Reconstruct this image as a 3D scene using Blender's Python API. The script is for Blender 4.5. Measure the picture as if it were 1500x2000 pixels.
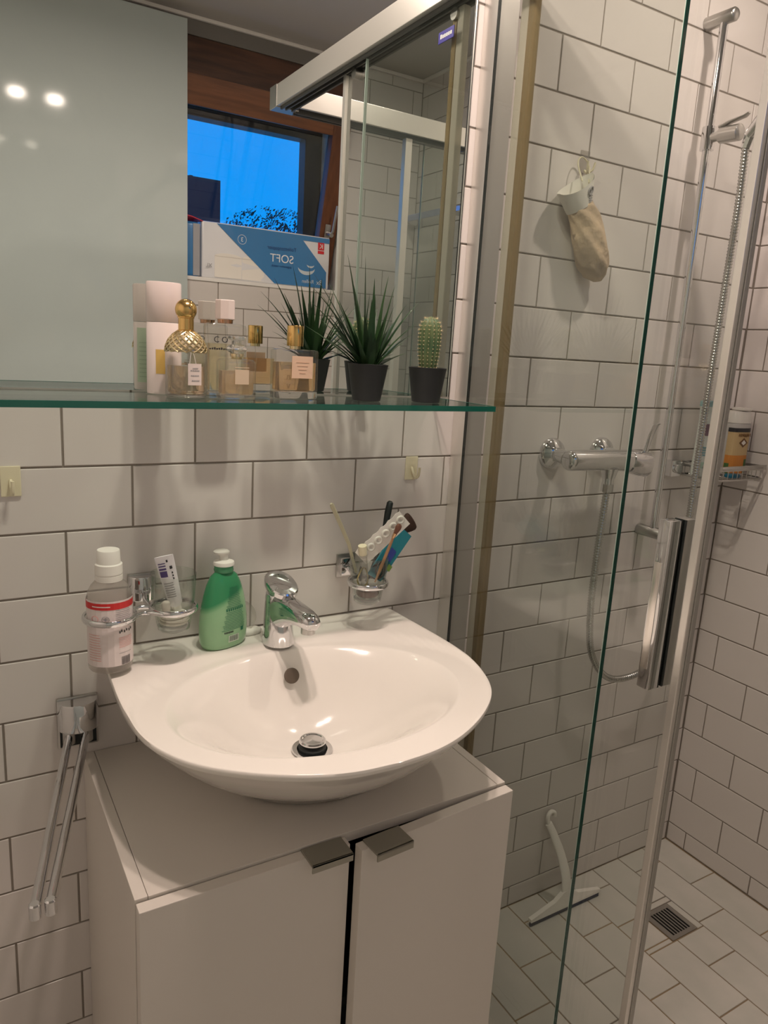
import bpy, bmesh, math, random
from mathutils import Vector, Matrix
PI = math.pi
random.seed(7)
for o in list(bpy.data.objects): bpy.data.objects.remove(o)
S = bpy.context.scene
C = S.collection
# ---------------------------------------------------------------- camera
cam_d = bpy.data.cameras.new('camera'); cam = bpy.data.objects.new('camera', cam_d); C.objects.link(cam)
YAW, PITCH, ROLL, F = 0.547586, -0.217529, 0.058815, 1436.63
fw = Vector((math.sin(YAW)*math.cos(PITCH), math.cos(YAW)*math.cos(PITCH), math.sin(PITCH)))
r0 = Vector((math.cos(YAW), -math.sin(YAW), 0)); u0 = r0.cross(fw)
rt = r0*math.cos(ROLL) + u0*math.sin(ROLL); up = u0*math.cos(ROLL) - r0*math.sin(ROLL)
M = Matrix((rt, up, -fw)).transposed().to_4x4(); M.translation = Vector((0.04819, -1.17849, 1.35488))
cam.matrix_world = M
cam_d.sensor_fit = 'VERTICAL'; cam_d.sensor_height = 24; cam_d.lens = F/2000*24
cam_d.clip_start = .01; cam_d.clip_end = 100
S.camera = cam
# ---------------------------------------------------------------- world: dusk sky
w = bpy.data.worlds.new('dusk'); S.world = w; w.use_nodes = True
nt = w.node_tree; nt.nodes.clear()
out = nt.nodes.new('ShaderNodeOutputWorld'); bg = nt.nodes.new('ShaderNodeBackground')
tc = nt.nodes.new('ShaderNodeTexCoord'); sp = nt.nodes.new('ShaderNodeSeparateXYZ'); cr = nt.nodes.new('ShaderNodeValToRGB')
nt.links.new(tc.outputs['Generated'], sp.inputs[0]); nt.links.new(sp.outputs['Z'], cr.inputs[0])
cr.color_ramp.elements[0].position = 0.0; cr.color_ramp.elements[0].color = (0.0, .33, 1.0, 1)
cr.color_ramp.elements[1].position = .6; cr.color_ramp.elements[1].color = (0.0, .20, .85, 1)
nt.links.new(cr.outputs[0], bg.inputs['Color']); bg.inputs['Strength'].default_value = 1.35
nt.links.new(bg.outputs[0], out.inputs[0])
# ---------------------------------------------------------------- exposure
S.view_settings.view_transform = 'Standard'; S.view_settings.look = 'None'
S.view_settings.exposure = 0.0; S.view_settings.gamma = 1; S.view_settings.use_curve_mapping = False
# ---------------------------------------------------------------- lamps (inside the two spots of the ceiling light, built below)
WARM = (1.0, .81, .71)
def area(name, loc, size, power, rot=(0, 0, 0), col=WARM):
    d = bpy.data.lights.new(name, 'AREA'); d.shape = 'DISK'; d.size = size; d.energy = power; d.color = col
    o = bpy.data.objects.new(name, d); C.objects.link(o); o.location = loc; o.rotation_euler = rot
    return o
SPOTS = [(.40, -.48, 2.322), (.55, -.48, 2.322)]
SPOT_W = 7.1
for i, p in enumerate(SPOTS):
    area('spot_light', (p[0], p[1], p[2]-.004), .06, SPOT_W)
area('shower_fill_light', (1.38, -.48, 2.405), .07, 6.5)  # added fill, no lamp seen here; brightens the shower

# ================================================================ materials
def mat(name, col, rough=.5, metal=0, spec=.5, trans=0, ior=1.45, emit=None, es=0, coat=0, alpha=1, bump=None, sss=0):
    m = bpy.data.materials.new(name); m.use_nodes = True
    b = m.node_tree.nodes['Principled BSDF']
    b.inputs['Base Color'].default_value = (*col, 1); b.inputs['Roughness'].default_value = rough
    b.inputs['Metallic'].default_value = metal; b.inputs['Specular IOR Level'].default_value = spec
    b.inputs['Transmission Weight'].default_value = trans; b.inputs['IOR'].default_value = ior
    b.inputs['Coat Weight'].default_value = coat; b.inputs['Alpha'].default_value = alpha
    if sss: b.inputs['Subsurface Weight'].default_value = sss; b.inputs['Subsurface Scale'].default_value = .01
    if emit: b.inputs['Emission Color'].default_value = (*emit, 1); b.inputs['Emission Strength'].default_value = es
    if bump:
        n = m.node_tree.nodes.new('ShaderNodeTexNoise'); n.inputs['Scale'].default_value = bump[0]
        k = m.node_tree.nodes.new('ShaderNodeBump'); k.inputs['Strength'].default_value = bump[1]; k.inputs['Distance'].default_value = bump[2]
        t = m.node_tree.nodes.new('ShaderNodeTexCoord'); m.node_tree.links.new(t.outputs['Object'], n.inputs['Vector'])
        m.node_tree.links.new(n.outputs['Fac'], k.inputs['Height']); m.node_tree.links.new(k.outputs[0], b.inputs['Normal'])
    return m
def noisecol(m, c1, c2, scale, stretch=(1, 1, 1), detail=4, coord='Object', lo=.35, hi=.65):
    nt = m.node_tree; b = nt.nodes['Principled BSDF']
    t = nt.nodes.new('ShaderNodeTexCoord'); mp = nt.nodes.new('ShaderNodeMapping'); mp.inputs['Scale'].default_value = stretch
    n = nt.nodes.new('ShaderNodeTexNoise'); n.inputs['Scale'].default_value = scale; n.inputs['Detail'].default_value = detail
    r = nt.nodes.new('ShaderNodeValToRGB'); r.color_ramp.elements[0].color = (*c1, 1); r.color_ramp.elements[1].color = (*c2, 1)
    r.color_ramp.elements[0].position = lo; r.color_ramp.elements[1].position = hi
    nt.links.new(t.outputs[coord], mp.inputs[0]); nt.links.new(mp.outputs[0], n.inputs['Vector'])
    nt.links.new(n.outputs['Fac'], r.inputs[0]); nt.links.new(r.outputs[0], b.inputs['Base Color'])
    return m
def thin_glass(name, col, ior=1.5, rough=0.0, body=0.0, bodycol=(.9, .9, .9)):
    m = bpy.data.materials.new(name); m.use_nodes = True; nt = m.node_tree; nt.nodes.clear()
    o = nt.nodes.new('ShaderNodeOutputMaterial'); t = nt.nodes.new('ShaderNodeBsdfTransparent'); t.inputs[0].default_value = (*col, 1)
    g = nt.nodes.new('ShaderNodeBsdfGlossy'); g.inputs['Roughness'].default_value = rough
    f = nt.nodes.new('ShaderNodeFresnel')
    gm = nt.nodes.new('ShaderNodeNewGeometry'); mr = nt.nodes.new('ShaderNodeMapRange')   # same Fresnel on both faces of the sheet
    mr.inputs['To Min'].default_value = ior; mr.inputs['To Max'].default_value = 1/ior
    nt.links.new(gm.outputs['Backfacing'], mr.inputs['Value']); nt.links.new(mr.outputs[0], f.inputs[0])
    mx = nt.nodes.new('ShaderNodeMixShader'); nt.links.new(f.outputs[0], mx.inputs[0])
    base = t
    if body > 0:
        d = nt.nodes.new('ShaderNodeBsdfDiffuse'); d.inputs[0].default_value = (*bodycol, 1)
        m2 = nt.nodes.new('ShaderNodeMixShader'); m2.inputs[0].default_value = body
        nt.links.new(t.outputs[0], m2.inputs[1]); nt.links.new(d.outputs[0], m2.inputs[2]); base = m2
    nt.links.new(base.outputs[0], mx.inputs[1]); nt.links.new(g.outputs[0], mx.inputs[2]); nt.links.new(mx.outputs[0], o.inputs[0])
    return m
TILE = mat('tile_glaze', (.72, .675, .645), .22, spec=.45, bump=(9, .12, .004))
FTILE = noisecol(mat('floor_tile', (.6, .58, .53), .45), (.55, .54, .49), (.63, .60, .55), 9)
GROUT = mat('grout', (.27, .235, .20), .9, bump=(300, .3, .001))
FGROUT = noisecol(mat('floor_grout', (.3, .24, .18), .9), (.20, .17, .14), (.36, .25, .13), 3)
PAINT = mat('wall_paint', (.72, .70, .66), .7, bump=(120, .1, .001))
CEIL = mat('ceiling_paint', (.55, .53, .50), .8, bump=(90, .1, .001))
COVE = mat('cove_white', (.85, .83, .80), .5)
CERAM = mat('ceramic', (.86, .82, .765), .12, spec=.55, coat=.4)
CAB = mat('cabinet_white', (.74, .69, .63), .42, bump=(60, .05, .001))
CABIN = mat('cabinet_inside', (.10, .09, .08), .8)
CHROME = mat('chrome', (.72, .72, .73), .06, metal=1)
CHROME2 = mat('brushed_steel', (.52, .51, .49), .3, metal=1)
ALU = mat('anodised_aluminium', (.80, .78, .74), .32, metal=.85)
ALU2 = mat('grey_aluminium', (.42, .41, .38), .42, metal=.6)
GLASS = thin_glass('shower_glass', (.935, .955, .94), 1.5)
EDGE = mat('glass_edge_green', (.004, .055, .04), .12, spec=.7)
EDGEB = mat('glass_edge_shelf', (.0, .10, .07), .06, spec=.9)
GEDGE = mat('ground_glass_edge', (.42, .50, .45), .4)
SHELFG = thin_glass('shelf_glass', (.86, .93, .90), 1.55)
CLEAR = thin_glass('clear_glass', (.94, .96, .94), 1.65)
CLEARP = thin_glass('clear_plastic', (.93, .92, .90), 1.4, .05, .08)
MIRROR = mat('mirror_silver', (.86, .90, .87), 0.0, metal=1)
BLACK = mat('black_rubber', (.008, .012, .012), .5)
SEALW = thin_glass('seal_plastic', (.75, .72, .64), 1.4, .2, .55, (.62, .58, .50))
SEALY = thin_glass('seal_yellowed', (.62, .50, .33), 1.4, .25, .5, (.38, .29, .16))
IVORY = mat('ivory_plastic', (.78, .72, .52), .4)
WHITEP = mat('white_plastic', (.86, .83, .78), .35)
POT = mat('pot_black', (.022, .023, .024), .6)
SOIL = noisecol(mat('soil', (.05, .03, .02), .9), (.03, .02, .012), (.12, .06, .04), 80)
GOLD = mat('gold', (.78, .52, .20), .16, metal=1)
GOLDP = mat('pale_gold', (.80, .68, .42), .25, metal=1)
PFROST = mat('frosted_panel', (.47, .53, .525), .06, spec=.5)
WOOD = noisecol(mat('wood_brown', (.2, .08, .03), .4), (.12, .045, .018), (.19, .074, .03), 5, (1, 6, 12), 6)
WOODV = noisecol(mat('wood_upright', (.2, .08, .03), .4), (.11, .040, .017), (.17, .065, .028), 5, (12, 8, 1), 6)
WOODD = noisecol(mat('wood_dark', (.1, .05, .03), .5), (.045, .022, .013), (.12, .055, .032), 4, (1, 5, 9), 8)
DARKF = mat('outer_frame', (.02, .017, .018), .5)
RED = mat('red_print', (.62, .03, .03), .4)
INK = mat('ink', (.03, .03, .035), .5)
INKG = mat('ink_grey', (.30, .29, .30), .5)
INKR = mat('ink_rose', (.72, .32, .28), .5)
LABEL = mat('white_label', (.80, .76, .72), .4)

# ================================================================ helpers
def NB(): return bmesh.new()
def box(bm, a, b, bev=0):
    r = bmesh.ops.create_cube(bm, size=1)
    vs = r['verts']
    for v in vs: v.co = Vector((a[i] + (b[i]-a[i])*(v.co[i]+.5) for i in range(3)))
    if bev:
        es = list({e for v in vs for e in v.link_edges})
        bmesh.ops.bevel(bm, geom=es, offset=bev, segments=2, affect='EDGES', profile=.6)
    return bm
def lathe(bm, prof, c=(0, 0, 0), seg=32, sx=1, sy=1, cap=(True, True), power=2):
    rings = []
    for r, z in prof:
        ring = []
        for i in range(seg):
            a = 2*PI*i/seg
            x, y = math.cos(a), math.sin(a)
            if power != 2:
                k = (abs(x)**power + abs(y)**power)**(-1/power); x *= k; y *= k
            ring.append(bm.verts.new((c[0]+x*r*sx, c[1]+y*r*sy, c[2]+z)))
        rings.append(ring)
    for a, b in zip(rings, rings[1:]):
        for i in range(seg):
            bm.faces.new((a[i], a[(i+1) % seg], b[(i+1) % seg], b[i]))
    if cap[0]: bm.faces.new(rings[0][::-1])
    if cap[1]: bm.faces.new(rings[-1])
    return bm
def frames(pts):
    pts = [Vector(p) for p in pts]; T = []
    for i in range(len(pts)):
        a = pts[max(0, i-1)]; b = pts[min(len(pts)-1, i+1)]; T.append((b-a).normalized())
    n = Vector((0, 0, 1)) if abs(T[0].z) < .9 else Vector((1, 0, 0))
    n = (n - T[0]*n.dot(T[0])).normalized(); out = []
    for i, t in enumerate(T):
        n = (n - t*n.dot(t)).normalized(); out.append((pts[i], t, n, t.cross(n)))
    return out
def tube(bm, pts, r, seg=10, closed=False, ry=None):
    fr = frames(pts); rings = []
    for i, (p, t, n, b) in enumerate(fr):
        rr = r[i] if isinstance(r, (list, tuple)) else r
        r2 = rr if ry is None else ry
        rings.append([bm.verts.new(p + n*math.cos(2*PI*k/seg)*rr + b*math.sin(2*PI*k/seg)*r2) for k in range(seg)])
    n = len(rings)
    for i in range(n if closed else n-1):
        a, b = rings[i], rings[(i+1) % n]
        for k in range(seg): bm.faces.new((a[k], a[(k+1) % seg], b[(k+1) % seg], b[k]))
    if not closed: bm.faces.new(rings[0][::-1]); bm.faces.new(rings[-1])
    return bm
def circ(c, r, n=32, ax='z', a0=0, a1=2*PI, full=True):
    o = []
    for i in range(n):
        a = a0 + (a1-a0)*i/(n if full else n-1); x, y = math.cos(a)*r, math.sin(a)*r
        o.append((c[0]+x, c[1]+y, c[2]) if ax == 'z' else (c[0], c[1]+x, c[2]+y) if ax == 'x' else (c[0]+x, c[1], c[2]+y))
    return o
def cyl(bm, a, b, r, seg=20, r2=None, bev=0):
    return tube(bm, [a, b], [r, r2 if r2 is not None else r], seg)
def bez(P, n=24):
    P = [Vector(p) for p in P]; out = []
    Q = [P[0]*2-P[1]] + P + [P[-1]*2-P[-2]]
    for i in range(1, len(Q)-2):
        for k in range(n):
            t = k/n; a, b, c, d = Q[i-1], Q[i], Q[i+1], Q[i+2]
            out.append(.5*((2*b) + (c-a)*t + (2*a-5*b+4*c-d)*t*t + (3*b-a-3*c+d)*t**3))
    out.append(P[-1]); return out
def plate(bm, pts, n, th):
    """extrude a flat polygon (3-D points) by th along n"""
    n = Vector(n); a = [bm.verts.new(Vector(p)) for p in pts]; b = [bm.verts.new(Vector(p)+n*th) for p in pts]
    bm.faces.new(a[::-1]); bm.faces.new(b); k = len(pts)
    for i in range(k): bm.faces.new((a[i], a[(i+1) % k], b[(i+1) % k], b[i]))
    return bm
def obj(name, bm, m, parent=None, smooth=None, world=True):
    """one mesh object; geometry given in world space, stored relative to its root's position"""
    root = parent
    while root is not None and root.parent is not None: root = root.parent
    if root is not None and world: bmesh.ops.translate(bm, verts=bm.verts, vec=-root.location)
    bmesh.ops.recalc_face_normals(bm, faces=bm.faces)
    me = bpy.data.meshes.new(name); bm.to_mesh(me); bm.free()
    o = bpy.data.objects.new(name, me); C.objects.link(o); me.materials.append(m)
    if smooth is not None:
        me.shade_smooth()
        if smooth < 180:
            b2 = bmesh.new(); b2.from_mesh(me)
            for e in b2.edges:
                if len(e.link_faces) == 2 and e.calc_face_angle(0) > math.radians(smooth): e.smooth = False
            b2.to_mesh(me); b2.free()
    if parent is not None: o.parent = parent
    return o
def tag(o, label=None, cat=None, group=None, kind=None):
    if label: o['label'] = label
    if cat: o['category'] = cat
    if group: o['group'] = group
    if kind: o['kind'] = kind
    return o
def thing(name, label, cat, loc, group=None):
    o = bpy.data.objects.new(name, None); C.objects.link(o); o.location = loc; o.empty_display_size = .02
    return tag(o, label, cat, group)
def text(s, size, m, parent, loc, xd, yd, name='lettering', th=.0004, align='CENTER', sx=1):
    """flat lettering: baseline along xd, up along yd, world position loc"""
    cu = bpy.data.curves.new(name, 'FONT'); cu.body = s; cu.size = size; cu.align_x = align; cu.extrude = th/2
    t = bpy.data.objects.new('tmp', cu); C.objects.link(t)
    dg = bpy.context.evaluated_depsgraph_get(); dg.update()
    me = bpy.data.meshes.new_from_object(t.evaluated_get(dg)); bpy.data.objects.remove(t)
    xd = Vector(xd).normalized(); yd = Vector(yd).normalized(); zd = xd.cross(yd)
    mm = Matrix((xd*sx, yd, zd)).transposed().to_4x4(); root = parent
    while root.parent is not None: root = root.parent
    mm.translation = Vector(loc) - root.location
    me.transform(mm); me.materials.clear(); me.materials.append(m)
    o = bpy.data.objects.new(name, me); C.objects.link(o); o.parent = parent
    return o
def curved_patch(bm, c, r, a0, a1, z0, z1, off=.0003, sx=1, sy=1, n=10, power=2):
    """a printed patch hugging an upright (elliptic) wall"""
    L = []
    for i in range(n+1):
        a = a0+(a1-a0)*i/n; x, y = math.cos(a), math.sin(a)
        if power != 2:
            k = (abs(x)**power+abs(y)**power)**(-1/power); x *= k; y *= k
        L.append((c[0]+x*(r*sx+off), c[1]+y*(r*sy+off)))
    for (x0, y0), (x1, y1) in zip(L, L[1:]):
        vs = [bm.verts.new(p) for p in ((x0, y0, z0), (x1, y1, z0), (x1, y1, z1), (x0, y0, z1))]; bm.faces.new(vs)
    return bm

# ================================================================ tiles
tile_cache = {}
def tile_mesh(wd, ht, m, th=.004, bev=.0012):
    k = (round(wd, 4), round(ht, 4), m.name)
    if k in tile_cache: return tile_cache[k]
    bm = NB(); x, z = wd/2, ht/2
    def ring(ix, y): return [bm.verts.new(p) for p in ((-x+ix, y, -z+ix), (x-ix, y, -z+ix), (x-ix, y, z-ix), (-x+ix, y, z-ix))]
    b = min(bev, x*.3, z*.3)
    R = [ring(0, th), ring(0, b*.9), ring(b*.35, b*.3), ring(b, 0)]
    for p, q in zip(R, R[1:]):
        for i in range(4): bm.faces.new((p[i], p[(i+1) % 4], q[(i+1) % 4], q[i]))
    bm.faces.new(R[-1])
    bmesh.ops.recalc_face_normals(bm, faces=bm.faces)
    for f in bm.faces:
        if abs(f.normal.y) > .99 and f.normal.y > 0: bmesh.ops.reverse_faces(bm, faces=bm.faces); break
    me = bpy.data.meshes.new('tile'); bm.to_mesh(me); bm.free(); me.materials.append(m); tile_cache[k] = me
    return me
def sub_rect(rects, h):
    out = []
    for a0, a1, b0, b1 in rects:
        h0, h1, g0, g1 = h
        if h1 <= a0 or h0 >= a1 or g1 <= b0 or g0 >= b1: out.append((a0, a1, b0, b1)); continue
        if a0 < h0: out.append((a0, h0, b0, b1))
        if h1 < a1: out.append((h1, a1, b0, b1))
        c0, c1 = max(a0, h0), min(a1, h1)
        if b0 < g0: out.append((c0, c1, b0, g0))
        if g1 < b1: out.append((c0, c1, g1, b1))
    return out
G = .0032
def lay(parent, m, place, u0, u1, v0, v1, voff, vstep, ustep, joint, holes=()):
    """running-bond courses; place(u, v) -> (location, rotation)"""
    k = math.floor((v0-voff)/vstep); n = 0
    while voff+k*vstep < v1-1e-6:
        b0, b1 = max(v0, voff+k*vstep), min(v1, voff+(k+1)*vstep)
        j = joint(k); i = math.floor((u0-j)/ustep)
        while j+i*ustep < u1-1e-6:
            rs = [(max(u0, j+i*ustep), min(u1, j+(i+1)*ustep), b0, b1)]
            for h in holes: rs = sub_rect(rs, h)
            for a0, a1, c0, c1 in rs:
                if a1-a0 < .006 or c1-c0 < .006: continue
                me = tile_mesh(a1-a0-G, c1-c0-G, m)
                o = bpy.data.objects.new('tile', me); C.objects.link(o)
                loc, rot = place((a0+a1)/2, (c0+c1)/2)
                # hand-laid: each tile a hair proud or tilted
                o.location = loc; o.rotation_euler = (rot[0]+random.uniform(-.0012, .0012), rot[1], rot[2]+random.uniform(-.0012, .0012)); o.parent = parent; n += 1
            i += 1
        k += 1
    return n
XR, XL, YB, ZC = 1.8033, -.45, -1.60, 2.42
T = .0018   # tile face proud of the grout
# wall with the basin and shower
bm = NB(); box(bm, (XL-.1, T, -.1), (XR+.1, .12, ZC+.05)); wf = tag(obj('wall_front', bm, GROUT), kind='structure')
lay(wf, TILE, lambda u, v: ((u, 0, v), (0, 0, 0)), XL, XR, 0, ZC, .055, .1, .2, lambda k: .1 if k % 2 == 0 else 0)
bm = NB(); box(bm, (XR+T, YB-.1, -.1), (XR+.12, .12, ZC+.05)); wr = tag(obj('wall_right', bm, GROUT), kind='structure')
lay(wr, TILE, lambda u, v: ((XR, u, v), (0, 0, -PI/2)), YB, 0, 0, ZC, .055, .1, .2, lambda k: -.06 if k % 2 else -.16)
bm = NB(); box(bm, (XL-.1, YB-.1, -.1), (XL, .12, ZC+.05)); tag(obj('wall_left', bm, PAINT), kind='structure')
# back wall with the window opening
WX0, WX1, WZ0, WZ1 = .42, 1.475, 1.573, 2.36
bm = NB()
for a, b in (((XL-.1, -.1), (XR+.12, WZ0-.004)), ((XL-.1, WZ1), (XR+.12, ZC+.05)), ((XL-.1, WZ0-.004), (WX0, WZ1)), ((WX1, WZ0-.004), (XR+.12, WZ1))):
    box(bm, (a[0], YB-.30, a[1]), (b[0], YB-T, b[1]))
wb = tag(obj('wall_back', bm, GROUT), kind='structure')
lay(wb, TILE, lambda u, v: ((u, YB, v), (0, 0, PI)), XL, XR, .0, ZC-.0, .073, .1, .2, lambda k: .159 if k % 2 == 0 else .059, holes=[(WX0, WX1, WZ0, ZC)])
bm = NB(); box(bm, (WX0, YB-T, WZ1), (WX1, YB+.002, ZC)); tag(obj('trim_1', bm, mat('recess_shade', (.20, .19, .175), .7)), kind='structure')  # strip coloured dark grey to stand for shade in the ceiling recess
# painted reveal of the window recess
bm = NB()
box(bm, (WX1-.004, YB-.30, WZ0), (WX1+.001, YB+.001, WZ1)); box(bm, (WX0-.001, YB-.30, WZ0), (WX0+.004, YB+.001, WZ1))
tag(obj('trim_2', bm, PAINT), kind='structure')
bm = NB(); box(bm, (WX0, YB-.30, WZ0-.012), (WX1, YB+.006, WZ0+.001), .001); tag(obj('trim_3', bm, COVE), kind='structure')
# floor
bm = NB(); box(bm, (XL-.1, YB-.1, -.12), (XR+.1, .12, -T)); fl = tag(obj('floor', bm, FGROUT), kind='structure')
FX = XR-.1027
DR = (1.487, 1.580, -.276, -.180)
lay(fl, FTILE, lambda u, v: ((v, u, 0), (-PI/2, 0, PI/2)), YB, 0, XL, XR, FX, .1, .2,
    lambda k: (-.1628 if k % 2 == 0 else -.0628), holes=[(DR[2], DR[3], DR[0], DR[1])])
# ceiling and its pale cove
bm = NB(); box(bm, (XL-.1, YB-.3, ZC), (XR+.1, .12, ZC+.1)); tag(obj('ceiling', bm, CEIL), kind='structure')
bm = NB(); box(bm, (XL, YB, ZC-.012), (XR, YB+.012, ZC), .003); tag(obj('trim_4', bm, COVE), kind='structure')
bm = NB(); box(bm, (XR-.012, YB+.012, ZC-.012), (XR, 0, ZC), .003); tag(obj('trim_5', bm, COVE), kind='structure')

# ================================================================ window
win = tag(bpy.data.objects.new('window_1', None), kind='structure'); C.objects.link(win); win.location = (1.0, -1.70, 1.60)
bm = NB(); box(bm, (WX0+.004, YB-.02, 2.235), (WX1-.004, YB-.001, WZ1-.001), .002); tag(obj('head_board', bm, WOODD, win), 'dark grained board above the sash')
# the fixed outer frame, dark, seen through the pane
bm = NB(); y0, y1 = YB-.29, YB-.23
box(bm, (WX0+.004, y0, WZ0), (WX1-.004, y1, WZ0+.09)); box(bm, (WX0+.004, y0, 2.172), (WX1-.004, y1, WZ1))
box(bm, (WX0+.004, y0, WZ0), (WX0+.09, y1, WZ1)); box(bm, (1.396, y0, WZ0), (WX1-.004, y1, WZ1)); obj('outer_frame', bm, DARKF, win)
# the sash tilts into the room about its lower edge
TL = math.radians(14)
def sashpt(bm):
    for v in bm.verts:
        y, z = v.co.y, v.co.z
        v.co = Vector((v.co.x, -1.70 + y*math.cos(TL) + z*math.sin(TL), 1.60 - y*math.sin(TL) + z*math.cos(TL)))
    return bm
SX0, SX1, SH = .43, 1.462, .645
def rail(a, b, bev=.003): return sashpt(box(NB(), a, b, bev))
for a, b in (((SX0, -.045, 0), (SX0+.075, 0, SH)), ((SX1-.072, -.045, 0), (SX1, 0, SH))): obj('sash_stile', rail(a, b), WOODV, win)
obj('sash_rail', rail((SX0+.075, -.045, 0), (SX1-.072, 0, .08)), WOOD, win); obj('sash_rail', rail((SX0+.075, -.045, SH-.095), (SX1-.072, 0, SH)), WOOD, win)
obj('pane', rail((SX0+.07, -.03, .075), (SX1-.068, -.024, SH-.09), 0), GLASS, win)
bm = NB(); box(bm, (1.409, .0, .175), (1.433, .006, .235), .003); cyl(bm, (1.421, .0, .2), (1.421, .045, .2), .009); sashpt(bm)
hd = obj('handle_plate', bm, CHROME2, win, 40)
bm = NB(); tube(bm, [(1.421, .04, .2), (1.424, .046, .215), (1.428, .048, .31)], .0055, 10, ry=.004); sashpt(bm); obj('handle_lever', bm, CHROME2, hd, 60)

# dusk outside: neighbouring house and a tree
h = thing('neighbour_house', 'dark boxy house wall against the blue dusk sky outside', 'building', (1.9, -6.5, 0))
bm = NB(); box(bm, (.2, -8, 0), (2.42, -6, 2.78)); obj('wall', bm, mat('house_dark', (.012, .015, .03), .9), h)
bm = NB(); box(bm, (.2, -6.25, 2.78), (2.42, -6, 2.80)); obj('roof_edge', bm, DARKF, h)
for i in range(5): obj('roof_cap', box(NB(), (.5+i*.42, -6.2, 2.80), (.53+i*.42, -6.17, 2.84)), DARKF, h)
t = thing('garden_tree', 'leafy dark tree behind the toilet paper pack outside the window', 'tree', (2.75, -5.4, 0))
bm = NB(); tube(bm, [(2.75, -5.4, 0), (2.72, -5.4, 1.2), (2.75, -5.4, 2.2)], [.09, .07, .03])
for i in range(14):
    a = random.uniform(0, 2*PI); tube(bm, [(2.74, -5.4, 1.5+.05*i), (2.74+.3*math.cos(a), -5.4+.2*math.sin(a), 1.85+.04*i), (2.74+.42*math.cos(a), -5.4+.3*math.sin(a), 2.0+.02*i)], [.018, .01, .004], 5)
obj('trunk', bm, mat('bark', (.03, .022, .02), .9), t)
bm = NB()
for i in range(7500):
    a, b, r = random.uniform(0, 2*PI), random.uniform(-1, 1), random.random()**.4
    x = 2.74+.60*r*math.cos(a)*math.sqrt(1-b*b); y = -5.4+.45*r*math.sin(a)*math.sqrt(1-b*b); z = 2.10+.44*r*b
    if math.sin(x*23+y*9)*math.sin(z*26+x*5) < -.35: continue
    s = random.uniform(.009, .019); n = Vector((random.gauss(0, 1), random.gauss(0, 1), random.gauss(0, 1))).normalized(); e = n.orthogonal().normalized(); f = n.cross(e)
    p = Vector((x, y, z)); bm.faces.new([bm.verts.new(p+e*s), bm.verts.new(p+f*s*.5), bm.verts.new(p-e*s), bm.verts.new(p-f*s*.5)])
tag(obj('foliage', bm, mat('leaf_dusk', (.012, .03, .035), .8), t), kind='stuff')

# ================================================================ tall cupboard with pale glossy front (seen in the mirror)
c = thing('tall_cupboard', 'pale grey-green glossy tall cupboard reflected at left of the mirror', 'cupboard', (.3, -1.58, 0))
bm = NB(); box(bm, (XL+.01, -1.597, .0), (.812, -1.532, 2.37), .002); obj('body', bm, CAB, c)
bm = NB(); box(bm, (XL+.01, -1.530, .06), (.822, -1.522, 2.376), .001); obj('door', bm, PFROST, c)

# towel rail on the right wall, outside the shower
t = thing('towel_rail', 'flat chrome towel rail on the tiles, seen through glass in the mirror', 'towel rail', (XR, -1.4, 1.89))
bm = NB(); box(bm, (1.742, -1.585, 1.872), (1.750, -1.20, 1.896), .002); obj('bar', bm, mat('rail_sky_tint', (.45, .55, .85), .12, metal=1), t, 30)  # blue in the chrome colour paints the reflected dusk sky
for y in (-1.56, -1.24):
    bm = NB(); cyl(bm, (XR, y, 1.872), (XR-.012, y, 1.872), .024, 24); cyl(bm, (XR-.01, y, 1.872), (1.748, y, 1.872), .012, 16); obj('mount', bm, CHROME, t, 40)

# ================================================================ mirror
m_ = thing('wall_mirror', 'large frameless wall mirror above the glass shelf', 'mirror', (.2, -.003, 1.28))
bm = NB(); box(bm, (-.40, -.006, 1.272), (.893, -.001, 2.26)); obj('silvered_glass', bm, MIRROR, m_)
bm = NB(); box(bm, (.893, -.006, 1.272), (.8945, -.001, 2.26)); obj('edge', bm, BLACK, m_)

# ================================================================ two-spot ceiling light, added fill spot over the shower
l = thing('ceiling_spot_bar', 'chrome ceiling light with two small spots, above the basin', 'lamp', (.475, -.48, ZC))
bm = NB(); box(bm, (.35, -.505, ZC-.02), (.60, -.455, ZC), .003); obj('canopy', bm, CHROME2, l, 30)
for x, y, z in SPOTS:
    bm = NB(); cyl(bm, (x, y, ZC-.015), (x, y, z+.055), .006); lathe(bm, [(.012, .06), (.030, .05), (.034, .0), (.031, .0), (.028, .04)], (x, y, z), 24, cap=(True, False)); s_ = obj('spot_shade', bm, CHROME2, l, 40)
    bm = NB(); lathe(bm, [(.022, .003), (.015, .010), (.001, .012)], (x, y, z), 24); obj('bulb', bm, mat('bulb_glow', (1, .9, .8), .5, emit=(1, .82, .62), es=14), s_, 60)
l = thing('shower_fill_spot', 'added unseen ceiling spot that brightens the shower', 'lamp', (1.38, -.48, ZC))
bm = NB(); lathe(bm, [(.036, 0), (.048, 0), (.048, -.006), (.040, -.010), (.036, -.006), (.036, 0)], (1.38, -.48, ZC), 32, cap=(False, False)); obj('ring', bm, CHROME2, l, 40)
bm = NB(); lathe(bm, [(.0355, -.001), (.0355, -.004)], (1.38, -.48, ZC), 32); obj('lens', bm, mat('fill_lens', (1, .95, .9), .4, emit=(1, .84, .72), es=6), l, 40)

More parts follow.
